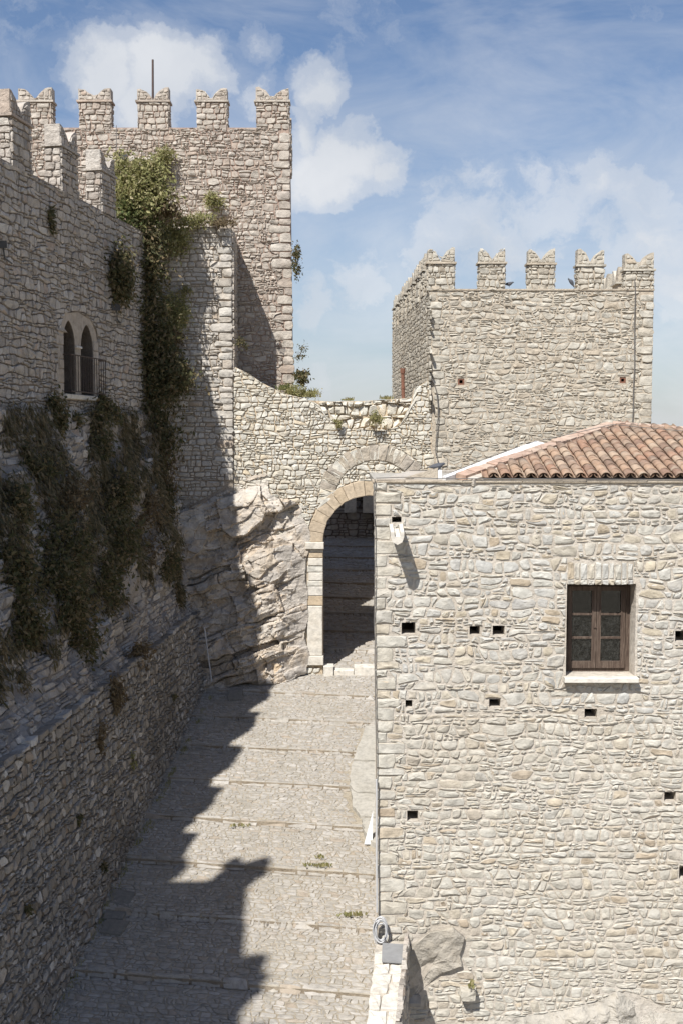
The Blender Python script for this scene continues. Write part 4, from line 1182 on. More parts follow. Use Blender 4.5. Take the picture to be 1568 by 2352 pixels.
    q = MB(); q.box(F.to3(cm - .05, .5 * (wz0 + wz1) - .02, -D + .035), F.u * .05, F.v * .02, F.n * .02); q.obj('handle', M['iron'], win)
    # open inner shutter seen through the right-hand panes
    q = MB(); q.box(F.to3(wx1 - .14, wz0 + .12, -D - .15), Vector((-.34, .5, 0)), F.v * .85, Vector((.03, .02, 0))); q.obj('inner_shutter', M['wood'], win)
    sx0, sx1 = U(1292, 1560)[0], U(1461, 1560)[0]
    mesh_obj('sill', *block(F, sx0, sx1, wz0 - .085, wz0 - .005, -.3, .16, .008), M['white_stone'], win)
    # coping along the top of the wall
    u = Lp(top) - .03
    while u < 6.6:
        wd = r.uniform(.5, 1.1)
        mesh_obj('coping_slab', *block(F, u, u + wd - .006, top - .03, top + .012 + r.uniform(0, .012), -.45, .035 + r.uniform(-.01, .01), .01), M['tower_mortar'], th); u += wd
    # stone water spout
    hx = U(908, 1203)[0]; hz = U(0, 1203)[1]; wsp = .115; L = .60
    def sec(y, dz, s): return [Vector((hx + x * s - .0, y, hz + z * s + dz)) for x, z in ((-wsp, -.02), (-wsp * .98, -.10), (-wsp * .7, -.19), (0, -.235), (wsp * .7, -.19), (wsp * .98, -.10), (wsp, -.02), (wsp * .45, -.02), (wsp * .4, -.10), (-wsp * .4, -.10), (-wsp * .45, -.02))]
    v = []; f = []
    secs = [sec(HY + .3, .05, 1.0), sec(HY - .02, 0.02, 1.0), sec(HY - .3, -.025, 1.0), sec(HY - L, -.075, .97)]
    for s_ in secs: v += s_
    m = 11
    for k in range(3):
        for i in range(m): f.append([k * m + i, (k + 1) * m + i, (k + 1) * m + (i + 1) % m, k * m + (i + 1) % m])
    e = 3 * m
    f += [[e + 0, e + 1, e + 9, e + 10], [e + 1, e + 2, e + 9], [e + 2, e + 3, e + 8, e + 9], [e + 3, e + 4, e + 8], [e + 4, e + 5, e + 8], [e + 5, e + 6, e + 7, e + 8]]
    mesh_obj('water_spout', v, f, M['white_stone'], th)
    # projecting bracket stone
    (x0, z0), (x1, z1) = U(1052, 2285), U(1090, 2262)
    mesh_obj('bracket', *stone(quad8(x0, x1, z0, z1, r, .02), F, r, joint=0, proud=(.22, .24), sink=.2, rough=.02, corner=(.02, .1)), M['tower_stone'], th)
    # vertical slot joints
    for a, b, c, d in ((1050, 1054, 2190, 2240), (1075, 1078, 2195, 2225)):
        pass

    # ------------- roof
    ye = HY + .06
    ez = P(1060, 1099, ye).z; tan = .28; ca = 1 / math.hypot(1, tan)
    S = Face((0, ye, ez), (1, 0, 0), (0, 1, tan))
    e0 = S.uv(1058, 1099); ap = S.uv(1405, 979); rg = S.uv(1600, 995)
    tri = [e0, (rg[0], 0), (rg[0] + .3, rg[1]), ap]
    rf = mesh_obj('roof', *prism(S, [(e0[0], .02), (rg[0] + 1.0, .02), (rg[0] + 1.0, rg[1]), rg, ap], [], -.02, -.12), M['grey_cement'], th)
    b = MB()     # gable masonry under the roof edge, and the rear slope
    b.hexa([S.to3(*e0, -.2), S.to3(rg[0] + 1, 0, -.2), S.to3(rg[0] + 1, rg[1], -.2) + Vector((0, 3, -1)), S.to3(*ap, -.2) + Vector((0, 3, -1)), S.to3(*e0, -.13), S.to3(rg[0] + 1, 0, -.13), S.to3(rg[0] + 1, rg[1], -.13), S.to3(*ap, -.13)])
    b.obj('rear_slope', M['tile'], th)
    def lbound(s): return e0[0] + (ap[0] - e0[0]) * (s - e0[1]) / (ap[1] - e0[1])
    def tbound(u): return ap[1] + (rg[1] - ap[1]) * (u - ap[0]) / (rg[0] - ap[0])
    def tile_mesh(seed, up=True):
        q = random.Random(seed); n = 7; v = []; f = []
        Ln = .43
        for (y, rr, dz) in ((0, .094, .0), (Ln * .5, .088, .004), (Ln, .078, .0)):
            for t in (0, .017):
                for i in range(n + 1):
                    a = math.pi * (.02 + .96 * i / n); k = rr - t
                    v.append((k * math.cos(a) + q.uniform(-.0015, .0015), y, (k * math.sin(a) * .86 + dz) * (1 if up else -1)))
        m = n + 1
        for s_ in range(2):
            b0, b1 = s_ * 2 * m, (s_ + 1) * 2 * m
            for i in range(n):
                f.append([b0 + i, b0 + i + 1, b1 + i + 1, b1 + i]); f.append([b0 + m + i + 1, b0 + m + i, b1 + m + i, b1 + m + i + 1])
            f.append([b0, b1, b1 + m, b0 + m]); f.append([b0 + n, b0 + m + n, b1 + m + n, b1 + n])
        for i in range(n):
            f.append([i, i + m, i + m + 1, i + 1]); f.append([4 * m + i + 1, 4 * m + m + i + 1, 4 * m + m + i, 4 * m + i])
        me = bpy.data.meshes.new('tile'); me.from_pydata(v, [], f); me.materials.append(M['tile']); me.update()
        me.polygons.foreach_set('use_smooth', [True] * len(me.polygons))
        return me, v, f
    kinds = [tile_mesh(k)[0] for k in range(4)]
    pan = tile_mesh(9, False)
    pans = MB()
    base = th.location.copy()
    spx, ex_ = .212, .265
    tb = base_of(rf)
    u = e0[0] + .12; k = 0
    while u < rg[0] + .6:
        s = -.05; j = 0
        while s < 4.4:
            if u > lbound(s + .22) + .26 and s + .18 < tbound(u):
                M3 = Matrix((S.u, S.v, S.n)).transposed()
                # each tile rides a little on the one below
                tilt = Matrix.Rotation(rad(-2.2) + r.uniform(-.012, .012), 3, 'X') @ Matrix.Rotation(r.uniform(-.02, .02), 3, 'Z')
                o = link(bpy.data.objects.new('tile', kinds[r.randrange(4)]))
                o.parent = rf
                p = S.to3(u + r.uniform(-.008, .008), s + r.uniform(-.012, .012), .045 + r.uniform(-.003, .004)) - tb
                mm = (M3 @ tilt).to_4x4(); mm.translation = p
                o.matrix_local = mm
            if u + spx / 2 > lbound(s + .2) + .24 and s + .15 < tbound(u + spx / 2):
                pans.add([S.to3(u + spx / 2 + q[0], s + q[1] + .02, .085 + q[2] * .8 - q[1] * .01) for q in pan[1]], pan[2])
            s += ex_; j += 1
        u += spx; k += 1
    pans.obj('channel_tiles', M['tile'], rf, kind='stuff')
    # mortared flat tiles along the sloping edge and the ridge
    d = Vector((ap[0] - e0[0], ap[1] - e0[1])); Ld = d.length; d /= Ld; nrm = Vector((-d.y, d.x))
    n = 17
    for i in range(n):
        a, b = Ld * i / n, Ld * (i + 1) / n - .015
        q = [(e0[0] + d.x * t + nrm.x * s_, e0[1] + d.y * t + nrm.y * s_) for t, s_ in ((a, -.10), (b, -.10), (b, .12), (a, .12))]
        mesh_obj('verge_tile', *prism(S, q, [], .075 + r.uniform(-.01, .015), -.03), M['verge'], rf)
    d2 = Vector((rg[0] - ap[0], rg[1] - ap[1])); L2 = d2.length + .4; d2.normalize(); n2 = Vector((-d2.y, d2.x))
    for i in range(8):
        a, b = L2 * i / 8, L2 * (i + 1) / 8 - .02
        q = [(ap[0] + d2.x * t + n2.x * s_, ap[1] + d2.y * t + n2.y * s_) for t, s_ in ((a, -.06), (b, -.06), (b, .09), (a, .09))]
        mesh_obj('ridge_tile', *prism(S, q, [], .085 + r.uniform(-.01, .015), -.03), M['verge'], rf)
    # mortar bedding beside the edge tiles
    q = [(e0[0] + d.x * t + nrm.x * s_, e0[1] + d.y * t + nrm.y * s_) for t, s_ in ((0.05, -.24), (Ld, -.24), (Ld, .12), (0.05, .12))]
    mesh_obj('edge_mortar', *prism(S, q, [], .028, -.1), M['house_mortar'], rf)
    # white plastered upstand behind the lower half of the edge
    t1 = Ld * .56
    q = [(e0[0] + d.x * t + nrm.x * s_, e0[1] + d.y * t + nrm.y * s_) for t, s_ in ((-.25, .13), (t1, .13), (t1, .37), (-.25, .21))]
    mesh_obj('white_upstand', *prism(S, q, [], .05, -.3), M['plaster'], th)
    # grey cement wedge on the terrace
    y0 = HY + 1.0
    a, b, c = P(925, 1099, y0), P(1004, 1099, y0), P(1004, 1075, y0)
    e = Vector((.10, .8, 0))
    q = MB(); q.add([a, b, c, a + e, b + e, c + e], [[0, 1, 2], [5, 4, 3], [0, 3, 4, 1], [1, 4, 5, 2], [2, 5, 3, 0]])
    q.obj('cement_wedge', M['tower_mortar'], th)
    q = MB(); q.box(b + Vector((.005, .01, -.02)), (.07, 0, 0), (0, .7, 0), (0, 0, c.z - b.z - .02)); q.obj('white_block', M['plaster'], th)
    return th
house()

# bedrock at the foot of the house and parapet stub
def foot_rock():
    r = random.Random(91)
    N, K = 150, 60; v = []; f = []
    for i in range(N + 1):
        x = 1.0 + 6.6 * i / N
        for k in range(K + 1):
            q = k / K
            px_top = lerp_profile([(1.6, 2360), (2.3, 2350), (2.95, 2332), (3.8, 2316), (4.27, 2298), (4.78, 2268), (5.3, 2300), (5.6, 2322), (6.5, 2328)])(x)
            zt = P(784, px_top, HY).z + .05
            y = HY + .06 - .75 * q; z = zt - 1.7 * q
            p = Vector((x, y, z)); p.z += noise.noise(p * 2.3) * .08 * min(1, q * 6 + .2); c = noise.voronoi(Vector((p.x * 2.2, p.z * 3.4, 4)))[1][0]; kk = noise.cell_vector(c * 5.3 + Vector((.5, .5, .5)))
            p.y -= (noise.fractal(p * 1.2, .9, 2, 7) * .2 + abs(noise.noise(p * 2.2)) * .14 + (kk.x - .5) * .10 + (kk.y - .5) * .22 * (p.x - c.x / 2.2)) * min(1, q * 5)
            v.append(p)
    for i in range(N):
        for k in range(K): f.append([i * (K + 1) + k, i * (K + 1) + k + 1, (i + 1) * (K + 1) + k + 1, (i + 1) * (K + 1) + k])
    o = mesh_obj('bedrock', v, f, M['bed_rock'], loc=(4, 18, CZ - 10)); o['kind'] = 'structure'
foot_rock()
def stub():
    r = random.Random(95)
    zt = P(890, 2165, 18.8).z
    th = thing('parapet_wall', 'low parapet wall with a grey slab on top, at the near corner of the stone house', 'parapet', (.8, 17.5, zt - 1.4))
    def prof(y):
        k = (18.85 - y) / 2.65
        return (.60 - .22 * k, 1.145 - .28 * k)
    b = MB(); a0, a1 = prof(18.85), prof(15.0)
    b.hexa([(a0[0] + .01, 18.85, zt - 2.2), (a1[0] + .01, 15.0, zt - 2.2), (a1[1] - .01, 15.0, zt - 2.2), (a0[1] - .01, 18.85, zt - 2.2),
            (a0[0] + .01, 18.85, zt), (a1[0] + .01, 15.0, zt), (a1[1] - .01, 15.0, zt), (a0[1] - .01, 18.85, zt)])
    b.obj('wall', M['house_mortar'], th)
    S = Surf(lambda u, w, h=0.0: Vector((prof(w)[0] + (prof(w)[1] - prof(w)[0]) * u, w, zt + h)))
    cs = []
    y = 15.6
    while y < 18.1:
        hh = r.uniform(.28, .5); m = r.choice([.45, .55, .62, .38])
        cs += [quad8(0, m, y, y + hh, r, .03), quad8(m, 1.0, y, y + hh, r, .03)]; y += hh
    cs += [quad8(0, 1, y, 18.35, r, .01)]
    for c in cs:
        s = stone(c, S, r, joint=.03, proud=(.02, .045), rough=.012, corner=(.02, .1), extra=True)
        if s: mesh_obj('coping_stone', *s, M['white_stone'], th)
    E = Face((prof(18.85)[1], 18.85, zt), Vector((prof(15.0)[1] - prof(18.85)[1], -3.85, 0)) * -1, (0, 0, 1))
    cs = cells(-3.8, 0, -1.5, -.03, (.15, .28), (.2, .5), r)
    lay(th, E, cs, M['curtain_stone'], r, None, limit=40, joint=.03, proud=(.01, .05), rough=.02)
    z = zt + .06
    sl = MB(); sl.hexa([(.665, 17.95, z), (1.02, 17.9, z), (1.06, 18.55, z), (.70, 18.6, z), (.665, 17.95, z + .03), (1.02, 17.9, z + .03), (1.06, 18.55, z + .03), (.70, 18.6, z + .03)])
    sl.obj('slab', M['slate'], th)
stub()

# cable, pipe and hose coil at the corner of the house
cable([(860, 1100), (858, 1130), (860, 1300), (859, 1430), (862, 1600), (864, 1790)], HY - .07, .008, 'thin dark cable running down the upper left corner of the stone house', jit=1.0, seed=8)
cable([(864, 1790), (864, 1950), (865, 2095)], HY - .1, .017, 'grey plastic pipe down the lower left corner of the stone house', cat='pipe', mat='grey_pipe', jit=.4, name='pipe')
cable([(862, 1098), (930, 1096), (1010, 1099), (1200, 1100), (1400, 1101), (1600, 1102)], HY - .05, .008, 'thin cable lying along the top of the stone house wall', jit=1.5, seed=6)
cable([(1020, 1092), (1120, 1050), (1225, 1015), (1330, 992), (1405, 975), (1500, 984), (1590, 992)], HY + 1.9, .007, 'thin cable following the roof edge of the stone house', jit=1, seed=7)
q = random.Random(5); hz = MB(); c0 = P(873, 2136, HY - .14)
for k in range(9):
    a, b = .10 + q.uniform(-.02, .025), .20 + q.uniform(-.03, .05); oz = q.uniform(-.04, .03); ox = q.uniform(-.012, .012); yy = -.02 * (k % 4) - .01
    hz.tube([c0 + Vector((ox + a * math.cos(t), yy + .012 * math.sin(3 * t + k), oz + b * math.sin(t))) for t in [6.2832 * i / 22 for i in range(23)]], .011, 6)
props(hz.obj('hose', M['grey_pipe'], smooth=True, loc=c0), 'coiled grey hose hanging on the lower left corner of the stone house', 'hose')
b = MB(); a = P(849, 1926, HY - .02); c = P(860, 1868, HY - .02)
x0 = (849 - CX) * 23.6 / FPX
zg = tz(.62, 24.2)
b.add([Vector((.50, 24.1, zg + .03)), Vector((.68, 24.1, zg + .03)), Vector((.70, 24.25, zg + .75)), Vector((.50, 24.15, zg + .03)), Vector((.68, 24.15, zg + .03)), Vector((.70, 24.30, zg + .75))], [[0, 1, 2], [5, 4, 3], [0, 3, 4, 1], [1, 4, 5, 2], [2, 5, 3, 0]])
props(b.obj('marble_slab', M['plaster'], loc=(.6, 24.1, zg)), 'white triangular slab leaning by the corner of the stone house', 'slab')
# pole at the end of the low wall
b = MB(); a = P(487, 1566, 33.1); c = P(470, 1440, 33.3); b.tube([a, c], .022, 6)
props(b.obj('pole', M['grey_pipe'], loc=a), 'thin white pole leaning at the far end of the low wall', 'pole')
# drain covers in the street
def cover(pts, label):
    q = []
    for px, py in pts:
        y = 32832 / (py - 1000 + 396.0); x = (px - CX) * y / FPX
        q.append((x, y + .17 * x + .15))
    zt = [street_pt(*p, .055) for p in q]; zb = [street_pt(*p, -.05) for p in q]
    m = MB(); m.add(zb + zt, [[4, 5, 6, 7], [0, 1, 5, 4], [1, 2, 6, 5], [2, 3, 7, 6], [3, 0, 4, 7]])
    props(m.obj('drain_cover', M['cover'], loc=zb[0]), label, 'drain cover', 'drain covers in the ramp')
cover([(222, 2128), (268, 2130), (300, 2072), (246, 2062)], 'upper of the two square covers beside the low wall at lower left')
cover([(213, 2163), (262, 2172), (285, 2136), (232, 2129)], 'lower of the two square covers beside the low wall at lower left')
cover([(520, 1612), (552, 1610), (556, 1590), (527, 1590)], 'square cover in the ramp below the outcrop')

# floodlights
def flood(px, py, y, label, s=.14):
    c = P(px, py, y); th = thing('floodlight', label, 'floodlight', c, 'floodlights on the walls')
    m = MB(); m.hexa([c + Vector(p) * s for p in ((-1, -.7, -.8), (1, -.7, -.8), (.7, .5, -.6), (-.7, .5, -.6), (-1, -.9, .7), (1, -.9, .7), (.7, .5, .6), (-.7, .5, .6))]); m.obj('housing', M['lamp'], th)
    m = MB(); m.tube([c + Vector((0, 0, -.7 * s)), c + Vector((0, .1, -2.6 * s)), c + Vector((0, .6, -3 * s))], .02, 6); m.obj('bracket', M['lamp'], th)
flood(283, 366, 33.2, 'dark floodlight on top of the vines before the left tower', .16)
flood(268, 706, 30.2, 'small dark floodlight on the shaded wall right of the twin window', .12)
flood(8, 562, 23.6, 'small floodlight at the left edge of the shaded castle wall', .10)

# birds
def bird(px, py, y, rz, label, s=1.0, lie=0):
    c = P(px, py, y); ax = Vector((math.cos(rz), 0, math.sin(rz))) if lie == 0 else Vector((1, 0, .1)).normalized()
    up = Vector((-ax.z, 0, ax.x)); sd = Vector((0, 1, 0)); m = MB(); n = 8; v = []; f = []
    prof = [(-.21, .006, 0), (-.13, .022, 0), (-.09, .042, 0), (-.03, .064, -.004), (.03, .066, 0), (.075, .05, .012), (.10, .034, .026), (.125, .031, .036), (.148, .022, .038), (.157, .009, .034), (.178, .003, .03)]
    for (t, rr, o) in prof:
        for k in range(n):
            a = 6.2832 * k / n
            v.append(c + (ax * t + up * (o + rr * math.sin(a)) + sd * rr * .85 * math.cos(a)) * s)
    for i in range(len(prof) - 1):
        for k in range(n): f.append([i * n + k, i * n + (k + 1) % n, (i + 1) * n + (k + 1) % n, (i + 1) * n + k])
    f += [list(range(n))[::-1], [(len(prof) - 1) * n + k for k in range(n)]]
    m.add(v, f)
    for sg in (-1, 1): m.tube([c + (sd * .02 * sg - up * .05) * s, c + (sd * .02 * sg - up * .05) * s + Vector((0, 0, -.07 * s))], .006 * s, 5)
    props(m.obj('pigeon', M['bird'], smooth=True, loc=c), label, 'bird', 'pigeons on the right tower')
z0 = RT_TOP
bird(1311, 648, GY + .25, rad(118), 'dark pigeon perched upright on the right tower parapet', .95)
bird(1168, 652, GY + .25, rad(170), 'dark pigeon crouching beside the second merlon of the right tower', .9, 1)
bird(1003, 1071, HY + 1.3, rad(160), 'grey pigeon on the cement wedge above the stone house', .9, 1)

# ---------------------------------------------------------------- plants
def shrub(c, rx, rz, dep, n, ls, mat, r, hang=0.3, face=(0, -1, 0), stems=5, name='shrub', label='', group=None, clumps=None):
    fn = Vector(face).normalized(); sd = fn.cross(Vector((0, 0, 1))).normalized() * -1
    th = thing(name, label, 'grass' if name == 'grass_tuft' else ('vine' if name == 'vine' else 'shrub'), c, group)
    k = clumps or max(4, int(n / 42)); cl = []
    while len(cl) < k:
        a, b, d = r.uniform(-1, 1), r.uniform(-1, 1), r.uniform(0, 1)
        if a * a + b * b + d * d * .7 < 1: cl.append((a, b, d))
    v = []; f = []
    for i in range(n):
        a, b, d = r.choice(cl); s = .40 if r.random() < .7 else .16
        a += r.gauss(0, s * .8); b += r.gauss(0, s * .8) - abs(r.gauss(0, .2)) * hang; d += r.gauss(0, s * .7)
        p = Vector(c) + sd * a * rx + Vector((0, 0, 1)) * b * rz + fn * (max(-.1, d) * dep)
        L = ls * r.uniform(.45, 1.7); W = L * r.uniform(.35, .6)
        dr = (sd * r.uniform(-1, 1) + fn * r.uniform(-.1, 1) + Vector((0, 0, 1)) * (r.uniform(-1, .9) - hang)).normalized()
        x = dr.cross(Vector((r.uniform(-1, 1), r.uniform(-1, 1), r.uniform(-1, 1)))).normalized()
        q = len(v)
        bend = dr.cross(x) * L * r.uniform(-.2, .2)
        v += [p, p + dr * L * .5 + x * W * .5 + bend, p + dr * L, p + dr * L * .5 - x * W * .5 + bend]
        f.append([q, q + 1, q + 2, q + 3])
    mesh_obj('foliage', v, f, mat, th)
    m = MB()
    for i in range(stems):
        a, b, d = r.choice(cl)
        root = Vector(c) - fn * .05 + Vector((0, 0, -rz * .3)) + sd * r.uniform(-.2, .2) * rx
        tip = Vector(c) + sd * a * rx + Vector((0, 0, 1)) * b * rz + fn * d * dep
        m.tube([root, root.lerp(tip, .5) + Vector((r.uniform(-.05, .05), 0, r.uniform(-.05, .08))), tip], .016, 4, .005)
    m.obj('stem', M['bark'], th)
    return th
def tuft(c, w, h, n, mat, r, label, face=(0, -1, 0), group=None, name='grass_tuft', droop=0.0):
    """blades of grass, upright or hanging"""
    fn = Vector(face).normalized(); sd = fn.cross(Vector((0, 0, 1))).normalized()
    th = thing(name, label, 'grass', c, group); v = []; f = []
    for i in range(n):
        p = Vector(c) + sd * r.gauss(0, .4) * w + fn * r.uniform(-.1, .15)
        L = h * r.uniform(.5, 1.2)
        dr = (sd * r.gauss(0, .4) + fn * r.uniform(0, .5) + Vector((0, 0, 1 - 2 * droop * r.uniform(.7, 1)))).normalized()
        x = dr.cross(fn + Vector((.1, .1, .3))).normalized() * .016
        q = len(v); md = p + dr * L * .55; tp = p + dr * L + Vector((0, 0, -L * .2)) + sd * r.gauss(0, .1) * L
        v += [p - x, p + x, md + x * .8, md - x * .8, tp]
        f += [[q, q + 1, q + 2, q + 3], [q + 3, q + 2, q + 4]]
    mesh_obj('blades', v, f, mat, th)
    return th
def slope_at(px, py):
    best = None
    for i in range(90):
        y = 15 + i * .21
        p = P(px, py, y)
        for k in range(0, 30):
            s = slope_fn(y, k / 29)
            d = (s - p).length
            if best is None or d < best[0]: best = (d, s)
    return best[1]
def place(surf, px, py):
    if surf == 'W': return hit(px, py, CURT.o, CURT.n), tuple(CURT.n)
    if surf == 'L': return hit(px, py, LOWF.o, LOWF.n), (.95, -.3, .1)
    if surf == 'S': return slope_at(px, py), (.75, -.6, .2)
    return P(px, py, {'T': 34.4, 'K': 36.75, 'G': 34.5, 'R': 33.3, 'C': 33.2, 'N': 36.6, 'M': 35.2}[surf]), (0.1, -1, 0)
LO, LG, LD, LY = M['leaf_olive'], M['leaf_green'], M['leaf_dark'], M['leaf_dry']
plants = [
 # surface, px, py, rx px, rz px, depth m, leaves, leaf m, material, name, hang, label
 ('K', 383, 361, 19, 17, .35, 420, .11, LO, 'shrub', .3, 'small yellow-green bush high on the left tower face'),
 ('K', 388, 392, 13, 17, .12, 160, .10, LY, 'shrub', .8, 'dry hanging stems below the highest bush on the left tower'),
 ('K', 491, 465, 17, 17, .3, 380, .10, LO, 'shrub', .3, 'round olive bush on the left tower above the turret'),
 ('C', 290, 425, 30, 45, .5, 1300, .13, LO, 'shrub', .3, 'tall yellow-green bush against the third wall merlon'),
 ('C', 345, 400, 30, 24, .5, 900, .12, LO, 'shrub', .2, 'yellow-green bush crest at the top of the vine column'),
 ('C', 335, 450, 44, 36, .7, 1900, .13, LO, 'shrub', .3, 'broad sunlit bush below the crest of the vine column'),
 ('C', 310, 495, 38, 30, .6, 1300, .12, LG, 'shrub', .4, 'green bush at the shadow edge below the broad sunlit bush'),
 ('C', 372, 480, 34, 22, .5, 700, .11, LY, 'shrub', .3, 'brownish dry bush left of the turret top'),
 ('T', 395, 535, 34, 36, .55, 1300, .12, LO, 'shrub', .6, 'bush drooping over the left corner of the turret top'),
 ('T', 450, 508, 36, 14, .4, 620, .10, LO, 'shrub', .0, 'low olive plants along the top of the turret'),
 ('T', 512, 512, 26, 9, .3, 260, .09, LY, 'shrub', .0, 'thin dry plants at the right end of the turret top'),
 ('T', 395, 712, 30, 34, .45, 1100, .11, LO, 'shrub', .6, 'sunlit yellowish bush hanging halfway down the turret'),
 ('T', 388, 770, 24, 22, .3, 420, .10, LY, 'shrub', .9, 'dry hanging growth below the sunlit bush on the turret'),
 ('T', 428, 668, 12, 16, .1, 130, .08, LO, 'shrub', .6, 'small pale plant on the upper face of the turret'),
 ('T', 418, 880, 18, 18, .25, 220, .10, LY, 'shrub', .7, 'tawny tuft right of the vine column on the turret'),
 ('C', 330, 560, 32, 44, .7, 1400, .13, LD, 'vine', .5, 'dark vine just below the sunlit bushes'),
 ('C', 335, 640, 38, 46, .7, 1500, .13, LD, 'vine', .5, 'dark vine in the corner beside the upper turret'),
 ('C', 340, 725, 42, 46, .8, 1600, .13, LD, 'vine', .5, 'dark vine left of the sunlit hanging bush'),
 ('C', 340, 800, 48, 46, .8, 1900, .13, LD, 'vine', .5, 'dark vine right of the twin window'),
 ('C', 365, 862, 54, 36, .8, 1700, .13, LD, 'vine', .5, 'dark vine spreading right towards the turret edge'),
 ('C', 325, 910, 56, 46, .8, 1900, .13, LD, 'vine', .6, 'dark vine below the right end of the window rail'),
 ('C', 335, 990, 52, 50, .7, 1700, .13, LD, 'vine', .7, 'dark vine hanging left of the lower turret'),
 ('C', 350, 1070, 40, 46, .6, 1000, .12, LY, 'vine', .9, 'brown dry vine at the foot of the turret'),
 ('C', 375, 1140, 26, 40, .4, 500, .11, LD, 'vine', .9, 'thin hanging vine above the outcrop'),
 ('W', 262, 622, 38, 52, .45, 1500, .12, LD, 'shrub', .5, 'large dark bush on the shaded wall above the twin window'),
 ('W', 112, 502, 14, 22, .12, 160, .10, LD, 'shrub', .6, 'small dark plant below the second merlon of the shaded wall'),
 ('W', 112, 945, 24, 36, .35, 700, .11, LD, 'shrub', .7, 'dark bush left under the twin window'),
 ('W', 158, 962, 18, 18, .25, 260, .10, LD, 'shrub', .5, 'small bush under the twin window sill'),
 ('W', 232, 940, 40, 30, .4, 800, .11, LD, 'shrub', .6, 'dark bush right under the twin window rail'),
 ('S', 218, 1010, 34, 60, .4, 1100, .12, LD, 'shrub', .9, 'tall brownish hanging bush below the twin window'),
 ('S', 78, 1062, 40, 42, .4, 900, .11, LD, 'shrub', .7, 'grey-green bush on pale rock at left'),
 ('S', 22, 1140, 36, 44, .4, 900, .11, LD, 'shrub', .7, 'dark bush at the left edge on the upper bank'),
 ('S', 155, 1150, 44, 40, .4, 1000, .11, LY, 'shrub', .7, 'dry brownish bush in the middle of the upper bank'),
 ('S', 262, 1140, 36, 46, .45, 1200, .12, LD, 'shrub', .6, 'dark bush on the bank left of the outcrop'),
 ('S', 255, 1240, 50, 60, .5, 2000, .12, LD, 'vine', .8, 'big dark vine on the middle of the bank'),
 ('S', 120, 1255, 70, 60, .5, 2000, .12, LD, 'vine', .7, 'broad dark vine on the left of the bank'),
 ('S', 25, 1300, 44, 66, .45, 1500, .12, LD, 'vine', .8, 'dark vine at the left edge in the middle of the bank'),
 ('S', 130, 1370, 70, 66, .5, 2200, .12, LD, 'vine', .9, 'broad dark vine trailing down the lower bank'),
 ('S', 240, 1350, 40, 60, .45, 1300, .12, LD, 'vine', .9, 'narrow dark vine trailing down the lower bank'),
 ('S', 40, 1420, 46, 60, .4, 1300, .12, LD, 'vine', .9, 'dark vine at lower left just above the ledge'),
 ('S', 165, 1470, 46, 50, .4, 1200, .12, LD, 'vine', 1.0, 'hanging vine reaching down to the ledge'),
 ('S', 330, 1185, 34, 40, .3, 700, .11, LY, 'shrub', .8, 'dry bush beside the left end of the outcrop'),
 ('S', 385, 1270, 26, 44, .3, 700, .11, LD, 'shrub', .8, 'dark growth hugging the left end of the outcrop'),
 ('S', 335, 1290, 22, 34, .25, 360, .10, LY, 'shrub', .9, 'thin dry growth on the bank above the pole'),
 ('S', 300, 1510, 38, 28, .3, 700, .10, LY, 'shrub', .9, 'brown dry bush on the ledge of the low wall'),
 ('L', 258, 1588, 26, 32, .2, 420, .10, LY, 'shrub', 1.0, 'dead brown growth hanging over the top of the low wall'),
 ('L', 225, 1680, 20, 34, .12, 240, .09, LY, 'shrub', 1.0, 'dead trailing stems lower down on the low wall'),
 ('K', 681, 600, 8, 30, .3, 240, .11, LD, 'shrub', .4, 'dark plant on the right edge of the left tower'),
 ('N', 689, 810, 14, 16, .3, 90, .08, LD, 'shrub', .0, 'bare twiggy plant at the lower right edge of the left tower'),
 ('N', 691, 866, 15, 14, .4, 330, .12, LD, 'shrub', .0, 'dark leafy bush at the foot of the left tower edge'),
 ('T', 560, 780, 14, 12, .1, 90, .09, LD, 'shrub', .6, 'small plant in the shadowed niche beside the turret'),
 ('G', 862, 961, 13, 14, .3, 330, .07, LO, 'shrub', .2, 'round green tuft in the broken top of the gate wall'),
 ('G', 773, 972, 9, 9, .2, 140, .07, LO, 'shrub', .1, 'smaller grey-green tuft on the broken gate wall top'),
 ('M', 672, 897, 26, 13, .4, 420, .07, LO, 'shrub', .0, 'low olive plants on the gate wall crest below the left tower'),
 ('M', 708, 908, 22, 9, .4, 260, .06, LO, 'shrub', .0, 'thin low plants further right on the gate wall crest'),
 ('T', 405, 845, 26, 40, .4, 700, .12, LD, 'vine', .6, 'dark vine edge lapping onto the turret face'),
]
rp = random.Random(123)
for (sf, px, py, rx, rz, dep, n, ls, mat, nm, hang, lab) in plants:
    c, fc = place(sf, px, py)
    k = (c - Vector((0, 0, CZ))).length / FPX
    q_ = 1.22 if sf in 'SC' else 1.1
    hang = hang * (.5 if sf == 'S' else 1)
    sp = {'S': .85, 'C': 1.9, 'W': 1.6}.get(sf, 2.0)
    shrub(c, rx * k * q_, rz * k * q_, dep, int(n * sp), ls * (.85 if sf in 'SCW' else .74), mat, rp, hang, fc, 12 if rx > 25 else 5, nm, lab)
for (sf, px, py, w, h, n, mat, lab) in [
 ('M', 692, 912, 36, 26, 130, LO, 'dry green grass on the gate wall at the foot of the left tower'),
 ('M', 655, 896, 16, 18, 120, LG, 'short green grass where the gate wall meets the left tower'),
 ('M', 800, 920, 12, 10, 40, LO, 'sparse dry grass on the middle of the gate wall top'),
 ('M', 888, 917, 16, 12, 40, LO, 'sparse dry grass on the gate wall beside the rusty pipe'),
 ('T', 545, 838, 0, 0, 0, LY, '')]:
    if n == 0: continue
    c, fc = place(sf, px, py); k = c.y / FPX
    tuft(c, w * k * 1.3, h * k, n, mat, rp, lab, fc)
